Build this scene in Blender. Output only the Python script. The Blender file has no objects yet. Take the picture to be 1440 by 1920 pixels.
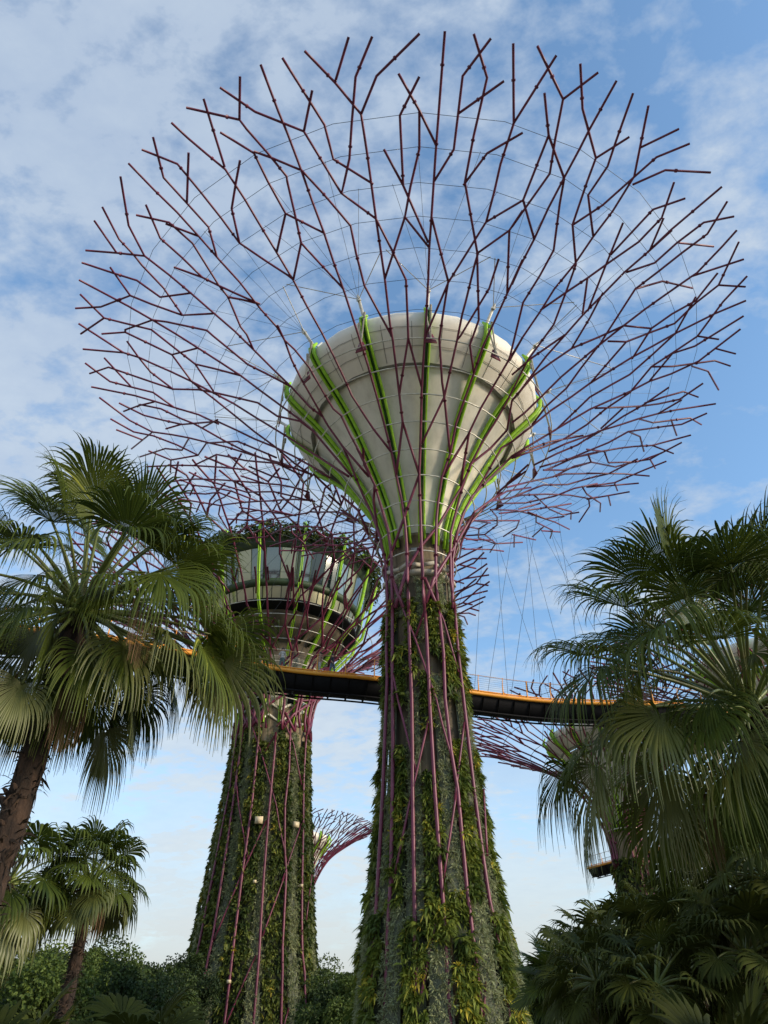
import bpy, math, random
import numpy as np
from mathutils import Vector, Matrix
RND = random.Random(7)
NR = np.random.default_rng(7)
C = bpy.context.scene.collection
SC = bpy.context.scene

# ---------------------------------------------------------------- camera
CAM = np.array([0.0, 0.0, 1.6]); FPX = 1331.0
PITCH = math.radians(38.08); ROLL = math.radians(-0.73)
_fw = np.array([0, math.cos(PITCH), math.sin(PITCH)]); _up0 = np.array([0, -math.sin(PITCH), math.cos(PITCH)]); _rt0 = np.array([1.0, 0, 0])
_rt = math.cos(ROLL)*_rt0 + math.sin(ROLL)*_up0
_up = -math.sin(ROLL)*_rt0 + math.cos(ROLL)*_up0
cam = bpy.data.cameras.new('camera'); camo = bpy.data.objects.new('camera', cam); C.objects.link(camo)
cam.sensor_fit = 'VERTICAL'; cam.sensor_height = 24; cam.sensor_width = 18
cam.lens = 24*FPX/1920; cam.clip_start = 0.1; cam.clip_end = 6000
camo.matrix_world = Matrix(((_rt[0], _up[0], -_fw[0], CAM[0]), (_rt[1], _up[1], -_fw[1], CAM[1]), (_rt[2], _up[2], -_fw[2], CAM[2]), (0, 0, 0, 1)))
SC.camera = camo

# ---------------------------------------------------------------- sky, sun, exposure
SUN_EL = math.radians(20); SUN_AZ = math.radians(112)      # azimuth clockwise from +Y: behind the camera, to its right
world = bpy.data.worlds.new('World'); SC.world = world; world.use_nodes = True
nt = world.node_tree; nt.nodes.clear()
def N(t, **k):
    n = nt.nodes.new(t)
    for a, b in k.items(): setattr(n, a, b)
    return n
out = N('ShaderNodeOutputWorld'); bg = N('ShaderNodeBackground'); bg.inputs[1].default_value = 0.15
sky = N('ShaderNodeTexSky', sky_type='NISHITA', sun_disc=False, sun_elevation=SUN_EL, sun_rotation=SUN_AZ, air_density=1.0, dust_density=0.6, ozone_density=2.2)
tc = N('ShaderNodeTexCoord'); sep = N('ShaderNodeSeparateXYZ'); nt.links.new(tc.outputs['Generated'], sep.inputs[0])
def M(op, a, b=None, c=None, clamp=False):
    n = N('ShaderNodeMath', operation=op, use_clamp=clamp)
    for i, v in enumerate((a, b, c)):
        if v is None: continue
        if isinstance(v, (int, float)): n.inputs[i].default_value = v
        else: nt.links.new(v, n.inputs[i])
    return n.outputs[0]
X, Y, Z = sep.outputs
zz = M('ADD', M('MAXIMUM', Z, 0.0), 0.16)
comb = N('ShaderNodeCombineXYZ'); nt.links.new(M('DIVIDE', X, zz), comb.inputs[0]); nt.links.new(M('DIVIDE', Y, zz), comb.inputs[1])
def noise(scale, det, rough, dist, off):
    mp = N('ShaderNodeMapping'); mp.inputs['Location'].default_value = off; mp.inputs['Rotation'].default_value = (0, 0, 0.5); mp.inputs['Scale'].default_value = (1.0, 1.35, 1)
    nt.links.new(comb.outputs[0], mp.inputs[0])
    n = N('ShaderNodeTexNoise'); n.inputs['Scale'].default_value = scale; n.inputs['Detail'].default_value = det
    n.inputs['Roughness'].default_value = rough; n.inputs['Distortion'].default_value = dist
    nt.links.new(mp.outputs[0], n.inputs['Vector']); return n.outputs['Fac']
big = noise(0.9, 5, 0.55, 0.3, (2.1, 4.4, 0)); mid = noise(4.2, 6, 0.55, 0.15, (0.4, 1.3, 0)); low = noise(1.6, 6, 0.6, 0.5, (7.7, 3.1, 0))
patch = noise(2.0, 4, 0.5, 0.2, (5.2, 0.3, 3.3))
# more cloud to the left and overhead, clear blue to the right, pale bank near the horizon
side = M('MULTIPLY', X, -0.28)
cov = M('ADD', M('ADD', M('MULTIPLY', big, 0.85), M('MULTIPLY', mid, 0.50)), M('ADD', side, M('MULTIPLY', patch, 0.45)))
fine = noise(13.0, 5, 0.6, 0.1, (1.7, 8.3, 0))
cov = M('ADD', cov, M('MULTIPLY', M('SUBTRACT', fine, 0.5), 0.75))
mask = M('MULTIPLY', M('SUBTRACT', cov, 0.77), 3.8, clamp=True)
mask = M('MULTIPLY', mask, M('ADD', 0.62, M('MULTIPLY', patch, 0.45)), clamp=True)
hz = M('MULTIPLY', M('SUBTRACT', 0.55, Z), 2.0, clamp=True)
lowm = M('MULTIPLY', M('SUBTRACT', M('ADD', low, M('MULTIPLY', hz, 0.30)), 0.50), 4.6, clamp=True)
lowm = M('MULTIPLY', lowm, hz)
mask = M('MAXIMUM', mask, M('MULTIPLY', lowm, 0.9), clamp=True)
haze = M('POWER', M('SUBTRACT', 1.0, M('MAXIMUM', Z, 0.0)), 7.0)
ccol = N('ShaderNodeMix', data_type='RGBA'); ccol.inputs[6].default_value = (1.56, 1.90, 2.42, 1); ccol.inputs[7].default_value = (2.45, 2.75, 2.95, 1)
nt.links.new(M('ADD', hz, M('MULTIPLY', M('SUBTRACT', M('MULTIPLY', M('ADD', patch, fine), 0.5), 0.42), 1.6), clamp=True), ccol.inputs[0])
skyb = N('ShaderNodeMix', data_type='RGBA', blend_type='MULTIPLY'); skyb.inputs[0].default_value = 1.0; skyb.inputs[7].default_value = (0.93, 1.04, 1.03, 1)
nt.links.new(sky.outputs[0], skyb.inputs[6])
mx = N('ShaderNodeMix', data_type='RGBA'); nt.links.new(mask, mx.inputs[0]); nt.links.new(skyb.outputs[2], mx.inputs[6]); nt.links.new(ccol.outputs[2], mx.inputs[7])
mh = N('ShaderNodeMix', data_type='RGBA'); nt.links.new(M('MULTIPLY', haze, 1.55, clamp=True), mh.inputs[0]); nt.links.new(mx.outputs[2], mh.inputs[6]); mh.inputs[7].default_value = (2.12, 2.16, 2.05, 1)
nt.links.new(mh.outputs[2], bg.inputs[0]); nt.links.new(bg.outputs[0], out.inputs[0])

sl = bpy.data.lights.new('sun', 'SUN'); sl.energy = 1.9; sl.angle = math.radians(10); sl.color = (1.0, 0.83, 0.62)
so = bpy.data.objects.new('sun', sl); C.objects.link(so)
_sd = Vector((math.sin(SUN_AZ)*math.cos(SUN_EL), math.cos(SUN_AZ)*math.cos(SUN_EL), math.sin(SUN_EL)))
so.rotation_euler = _sd.to_track_quat('Z', 'Y').to_euler(); so.location = _sd*150
SC.view_settings.view_transform = 'Standard'; SC.view_settings.look = 'None'
SC.view_settings.exposure = 1.03; SC.view_settings.gamma = 1.0; SC.view_settings.use_curve_mapping = False
SC.render.engine = 'CYCLES'; SC.cycles.max_bounces = 6; SC.cycles.transparent_max_bounces = 8

# ---------------------------------------------------------------- helpers
class MB:
    """collects vertices and faces, then links them as ONE mesh object"""
    def __init__(s): s.v = []; s.q = []; s.t = []; s.n = 0; s.tint = []; s.qm = []; s.tm = []
    def add(s, v, q=None, t=None, tint=0.5, m=0):
        v = np.asarray(v, float).reshape(-1, 3)
        if q is not None and len(q): q = np.asarray(q, np.int64).reshape(-1, 4) + s.n; s.q.append(q); s.qm.append(np.full(len(q), m))
        if t is not None and len(t): t = np.asarray(t, np.int64).reshape(-1, 3) + s.n; s.t.append(t); s.tm.append(np.full(len(t), m))
        s.v.append(v); s.n += len(v)
        s.tint.append(np.full(len(v), tint) if np.isscalar(tint) else np.asarray(tint, float).reshape(-1))
    def tube(s, P, r, n=6, cap=True, tint=0.5, m=0, closed=False):
        P = np.asarray(P, float); k = len(P)
        if k < 2: return
        r = np.full(k, float(r)) if np.isscalar(r) else np.asarray(r, float)
        if closed: T = np.roll(P, -1, 0)-np.roll(P, 1, 0)
        else:
            T = np.empty_like(P); T[1:-1] = P[2:]-P[:-2] if k > 2 else 0; T[0] = P[1]-P[0]; T[-1] = P[-1]-P[-2]
        L = np.linalg.norm(T, axis=1); L[L == 0] = 1; T /= L[:, None]
        a = np.array([0, 0, 1.0]) if abs(T[:, 2]).mean() < 0.8 else np.array([1.0, 0, 0])
        if closed: a = np.array([0, 0, 1.0])
        U = np.cross(T, a); U /= np.maximum(np.linalg.norm(U, axis=1), 1e-6)[:, None]; W = np.cross(T, U)
        th = np.arange(n)*2*np.pi/n
        V = P[:, None]+r[:, None, None]*(U[:, None]*np.cos(th)[None, :, None]+W[:, None]*np.sin(th)[None, :, None])
        i = np.arange(k if closed else k-1)[:, None]; j = np.arange(n)[None]
        i2 = (i+1) % k
        q = np.stack([i*n+j, i*n+(j+1) % n, i2*n+(j+1) % n, i2*n+j], -1).reshape(-1, 4)
        t = []
        if cap and not closed:
            for b in (0, (k-1)*n):
                for j_ in range(1, n-1): t.append((b, b+j_, b+j_+1))
        s.add(V, q, t, tint, m)
    def box(s, c, size, R=None, tint=0.5, m=0):
        sx, sy, sz = [d/2 for d in size]
        v = np.array([(x, y, z) for x in (-sx, sx) for y in (-sy, sy) for z in (-sz, sz)])
        if R is not None: v = v@np.asarray(R).T
        s.add(v+np.asarray(c), [(0, 1, 3, 2), (4, 6, 7, 5), (0, 4, 5, 1), (2, 3, 7, 6), (0, 2, 6, 4), (1, 5, 7, 3)], None, tint, m)
    def lathe(s, prof, n=48, cx=0, cy=0, a0=0, a1=2*np.pi, tint=0.5, m=0):
        prof = np.asarray(prof, float); full = abs(a1-a0-2*np.pi) < 1e-6
        k = n if full else n+1
        th = a0+np.arange(k)*(a1-a0)/n
        V = np.stack([cx+prof[:, None, 0]*np.sin(th), cy-prof[:, None, 0]*np.cos(th), np.repeat(prof[:, 1:2], k, 1)], -1)
        i = np.arange(len(prof)-1)[:, None]; j = np.arange(n)[None]; j2 = (j+1) % k
        q = np.stack([i*k+j, i*k+j2, (i+1)*k+j2, (i+1)*k+j], -1).reshape(-1, 4)
        s.add(V, q, None, tint, m)
    def build(s, name, mats, parent=None, smooth=False, label=None, loc=None):
        me = bpy.data.meshes.new(name)
        V = np.concatenate(s.v) if s.v else np.zeros((0, 3))
        if loc is not None: V = V-np.asarray(loc)
        Q = np.concatenate(s.q) if s.q else np.zeros((0, 4), int); T = np.concatenate(s.t) if s.t else np.zeros((0, 3), int)
        me.vertices.add(len(V)); me.vertices.foreach_set('co', V.astype(np.float32).ravel())
        me.loops.add(Q.size+T.size); me.polygons.add(len(Q)+len(T))
        me.loops.foreach_set('vertex_index', np.concatenate([Q.ravel(), T.ravel()]).astype(np.int32))
        me.polygons.foreach_set('loop_start', np.concatenate([np.arange(len(Q))*4, Q.size+np.arange(len(T))*3]).astype(np.int32))
        mi = np.concatenate(([np.concatenate(s.qm)] if s.qm else [])+([np.concatenate(s.tm)] if s.tm else [])) if (s.qm or s.tm) else np.zeros(0)
        me.polygons.foreach_set('material_index', mi.astype(np.int32))
        if smooth: me.polygons.foreach_set('use_smooth', np.ones(len(me.polygons), bool))
        me.update(calc_edges=True)
        at = me.attributes.new('tint', 'FLOAT', 'POINT'); at.data.foreach_set('value', np.concatenate(s.tint).astype(np.float32))
        for m_ in (mats if isinstance(mats, (list, tuple)) else [mats]): me.materials.append(m_)
        o = bpy.data.objects.new(name, me); C.objects.link(o)
        if parent is not None: o.parent = parent
        if label: o['label'] = label
        return o

def tag(o, label=None, cat=None, group=None, kind=None):
    if label: o['label'] = label
    if cat: o['category'] = cat
    if group: o['group'] = group
    if kind: o['kind'] = kind
    return o
def empty(name, loc, label, cat, group=None):
    o = bpy.data.objects.new(name, None); C.objects.link(o); o.location = loc; o.empty_display_size = 0.5
    return tag(o, label, cat, group)

# ---------------------------------------------------------------- materials
def mat(name, base, rough=0.6, metal=0.0, dark=None, light=None, nscale=3.0, bump=0.0, bscale=20.0, trans=0.0, stretch=(1, 1, 1), tintmix=0.0, spec=0.5, det=4, coat=0.0):
    m = bpy.data.materials.new(name); m.use_nodes = True; t = m.node_tree; nn = t.nodes; ll = t.links
    b = nn['Principled BSDF']; b.inputs['Roughness'].default_value = rough; b.inputs['Metallic'].default_value = metal
    b.inputs['Specular IOR Level'].default_value = spec
    if coat: b.inputs['Coat Weight'].default_value = coat; b.inputs['Coat Roughness'].default_value = 0.25
    tcn = nn.new('ShaderNodeTexCoord'); mp = nn.new('ShaderNodeMapping'); mp.inputs['Scale'].default_value = stretch
    ll.new(tcn.outputs['Object'], mp.inputs[0])
    nz = nn.new('ShaderNodeTexNoise'); nz.inputs['Scale'].default_value = nscale; nz.inputs['Detail'].default_value = det; nz.inputs['Roughness'].default_value = 0.6
    ll.new(mp.outputs[0], nz.inputs['Vector'])
    dark = dark or tuple(c*0.7 for c in base); light = light or tuple(min(1, c*1.3) for c in base)
    cr = nn.new('ShaderNodeValToRGB'); e = cr.color_ramp.elements
    e[0].position = 0.28; e[0].color = (*dark, 1); e[1].position = 0.74; e[1].color = (*light, 1); x = cr.color_ramp.elements.new(0.5); x.color = (*base, 1)
    if tintmix:
        at = nn.new('ShaderNodeAttribute'); at.attribute_name = 'tint'
        mm = nn.new('ShaderNodeMath'); mm.operation = 'MULTIPLY_ADD'; ll.new(at.outputs['Fac'], mm.inputs[0]); mm.inputs[1].default_value = tintmix
        m2 = nn.new('ShaderNodeMath'); m2.operation = 'MULTIPLY'; ll.new(nz.outputs[0], m2.inputs[0]); m2.inputs[1].default_value = 1-tintmix; ll.new(m2.outputs[0], mm.inputs[2])
        ll.new(mm.outputs[0], cr.inputs[0]); e[0].position = 0.12; e[1].position = 0.88
    else: ll.new(nz.outputs[0], cr.inputs[0])
    ll.new(cr.outputs[0], b.inputs['Base Color'])
    if bump:
        n2 = nn.new('ShaderNodeTexNoise'); n2.inputs['Scale'].default_value = bscale; n2.inputs['Detail'].default_value = 5; ll.new(mp.outputs[0], n2.inputs['Vector'])
        bp = nn.new('ShaderNodeBump'); bp.inputs['Strength'].default_value = bump; bp.inputs['Distance'].default_value = 0.05
        ll.new(n2.outputs[0], bp.inputs['Height']); ll.new(bp.outputs[0], b.inputs['Normal'])
    if trans:
        tr = nn.new('ShaderNodeBsdfTranslucent'); ll.new(cr.outputs[0], tr.inputs[0]); mxn = nn.new('ShaderNodeMixShader'); mxn.inputs[0].default_value = trans
        ll.new(b.outputs[0], mxn.inputs[1]); ll.new(tr.outputs[0], mxn.inputs[2]); ll.new(mxn.outputs[0], nn['Material Output'].inputs[0])
    return m
MAG = mat('magenta_steel', (0.15, 0.020, 0.052), 0.45, dark=(0.10, 0.014, 0.036), light=(0.195, 0.032, 0.072), nscale=1.5)
MAGP = mat('magenta_plate', (0.16, 0.02, 0.04), 0.5)
GREEN = mat('lime_steel', (0.30, 0.56, 0.02), 0.5, dark=(0.20, 0.42, 0.015), light=(0.36, 0.64, 0.04), nscale=2.5, spec=0.3)
GRGAP = mat('dark_green_web', (0.03, 0.09, 0.015), 0.6)
WHITE = mat('galvanised_pale_steel', (0.62, 0.60, 0.52), 0.4, metal=0.2)
WIRE = mat('thin_steel_cable', (0.07, 0.08, 0.09), 0.5, metal=0.4)
MEMB = mat('pale_funnel_panel', (0.72, 0.68, 0.57), 0.5, dark=(0.60, 0.56, 0.46), light=(0.80, 0.76, 0.64), nscale=1.4, stretch=(1, 1, 0.10), spec=0.4)
MEMR = mat('pale_rim_panel', (0.76, 0.71, 0.60), 0.55, dark=(0.68, 0.63, 0.52), light=(0.81, 0.76, 0.64), nscale=0.9, stretch=(1, 1, 0.3))
SEAM = mat('panel_seam', (0.16, 0.14, 0.11), 0.8)
RECESS_SHADE = mat('shaded_recess_panel', (0.24, 0.235, 0.22), 0.5)  # funnel panel with the shadow under the rim edge put into its grey
CONC = mat('stained_concrete', (0.20, 0.155, 0.09), 0.85, dark=(0.05, 0.04, 0.025), light=(0.36, 0.30, 0.20), nscale=2.2, bump=0.3, stretch=(1, 1, 0.16))
CONCW = mat('damp_stained_concrete', (0.085, 0.064, 0.035), 0.8, dark=(0.025, 0.02, 0.012), light=(0.19, 0.15, 0.09), nscale=1.6, bump=0.3, stretch=(1, 1, 0.16))
CONCL = mat('pale_concrete', (0.42, 0.38, 0.30), 0.85, dark=(0.22, 0.19, 0.14), light=(0.52, 0.48, 0.39), nscale=1.2, bump=0.15, stretch=(1, 1, 0.3))
FELT = mat('mossy_planting_felt', (0.028, 0.035, 0.016), 0.95, nscale=5, bump=0.6)
FELTS = mat('silvery_planting_felt', (0.11, 0.12, 0.08), 0.95, nscale=6, bump=0.8)
FERN = mat('fern_leaf', (0.22, 0.26, 0.034), 0.6, dark=(0.06, 0.095, 0.016), light=(0.55, 0.46, 0.055), tintmix=0.85, trans=0.25, spec=0.3)
IVY = mat('climber_leaf', (0.19, 0.215, 0.034), 0.6, dark=(0.045, 0.075, 0.018), light=(0.46, 0.35, 0.045), tintmix=0.85, trans=0.2, spec=0.3)
SILV = mat('silver_airplant_leaf', (0.42, 0.45, 0.24), 0.8, dark=(0.20, 0.225, 0.11), light=(0.68, 0.69, 0.43), tintmix=0.7, trans=0.15, spec=0.2)
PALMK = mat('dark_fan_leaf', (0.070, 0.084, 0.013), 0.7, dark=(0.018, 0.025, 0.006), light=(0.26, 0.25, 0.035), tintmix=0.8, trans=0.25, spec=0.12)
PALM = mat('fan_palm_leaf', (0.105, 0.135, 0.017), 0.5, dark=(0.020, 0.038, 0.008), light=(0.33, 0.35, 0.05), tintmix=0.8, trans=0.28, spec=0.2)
PALMY = mat('yellowing_palm_leaf', (0.16, 0.17, 0.04), 0.45, dark=(0.08, 0.10, 0.025), light=(0.36, 0.29, 0.10), tintmix=0.7, trans=0.25)
PALMD = mat('dead_palm_leaf', (0.18, 0.10, 0.045), 0.8, dark=(0.07, 0.04, 0.02), light=(0.36, 0.23, 0.12), tintmix=0.7, trans=0.1)
PET = mat('palm_petiole', (0.12, 0.15, 0.035), 0.45, dark=(0.09, 0.07, 0.02), light=(0.18, 0.24, 0.06), nscale=2)
BARK = mat('fibrous_palm_bark', (0.028, 0.016, 0.010), 0.95, dark=(0.008, 0.005, 0.003), light=(0.07, 0.04, 0.024), nscale=9, bump=0.9, bscale=14, stretch=(1, 1, 0.5))
BARKG = mat('grey_palm_bark', (0.16, 0.13, 0.09), 0.9, dark=(0.06, 0.045, 0.03), light=(0.27, 0.23, 0.17), nscale=6, bump=0.8, stretch=(0.6, 0.6, 5))
TREEL = mat('broad_tree_leaf', (0.11, 0.165, 0.022), 0.7, dark=(0.022, 0.045, 0.010), light=(0.30, 0.38, 0.045), tintmix=0.8, trans=0.2)
TRUNKM = mat('tree_bark', (0.09, 0.065, 0.04), 0.9, bump=0.6)
ORANGE = mat('orange_yellow_steel', (0.80, 0.33, 0.03), 0.45, dark=(0.68, 0.25, 0.02), light=(0.86, 0.40, 0.05), nscale=1)
BLACK = mat('black_deck_steel', (0.007, 0.007, 0.009), 0.7, spec=0.2)
GROUND = mat('garden_ground', (0.20, 0.18, 0.13), 0.95, dark=(0.10, 0.11, 0.06), light=(0.28, 0.25, 0.19), nscale=0.4, bump=0.5)
LAMPM = mat('grey_floodlight', (0.28, 0.28, 0.26), 0.5)
CREAM = mat('cream_box', (0.72, 0.58, 0.36), 0.6)
GLASS = bpy.data.materials.new('reflective_glass'); GLASS.use_nodes = True
_g = GLASS.node_tree.nodes['Principled BSDF']; _g.inputs['Base Color'].default_value = (0.36, 0.34, 0.22, 1); _g.inputs['Metallic'].default_value = 0.75; _g.inputs['Roughness'].default_value = 0.28
GLASSG = bpy.data.materials.new('grey_glass'); GLASSG.use_nodes = True
_g = GLASSG.node_tree.nodes['Principled BSDF']; _g.inputs['Base Color'].default_value = (0.17, 0.19, 0.18, 1); _g.inputs['Metallic'].default_value = 0.8; _g.inputs['Roughness'].default_value = 0.07
GLASSD = bpy.data.materials.new('dark_glass'); GLASSD.use_nodes = True
_g = GLASSD.node_tree.nodes['Principled BSDF']; _g.inputs['Base Color'].default_value = (0.02, 0.03, 0.03, 1); _g.inputs['Metallic'].default_value = 0.3; _g.inputs['Roughness'].default_value = 0.08
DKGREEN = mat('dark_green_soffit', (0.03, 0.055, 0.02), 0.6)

# ---------------------------------------------------------------- camera rays, used to place traced pipework on real surfaces
def ray(px, py):
    d = _fw*FPX+_rt*(px-720)+_up*(960-py); return d/np.linalg.norm(d)
def at_y(px, py, Yw):
    d = ray(px, py); return CAM+d*(Yw/d[1])
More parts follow.
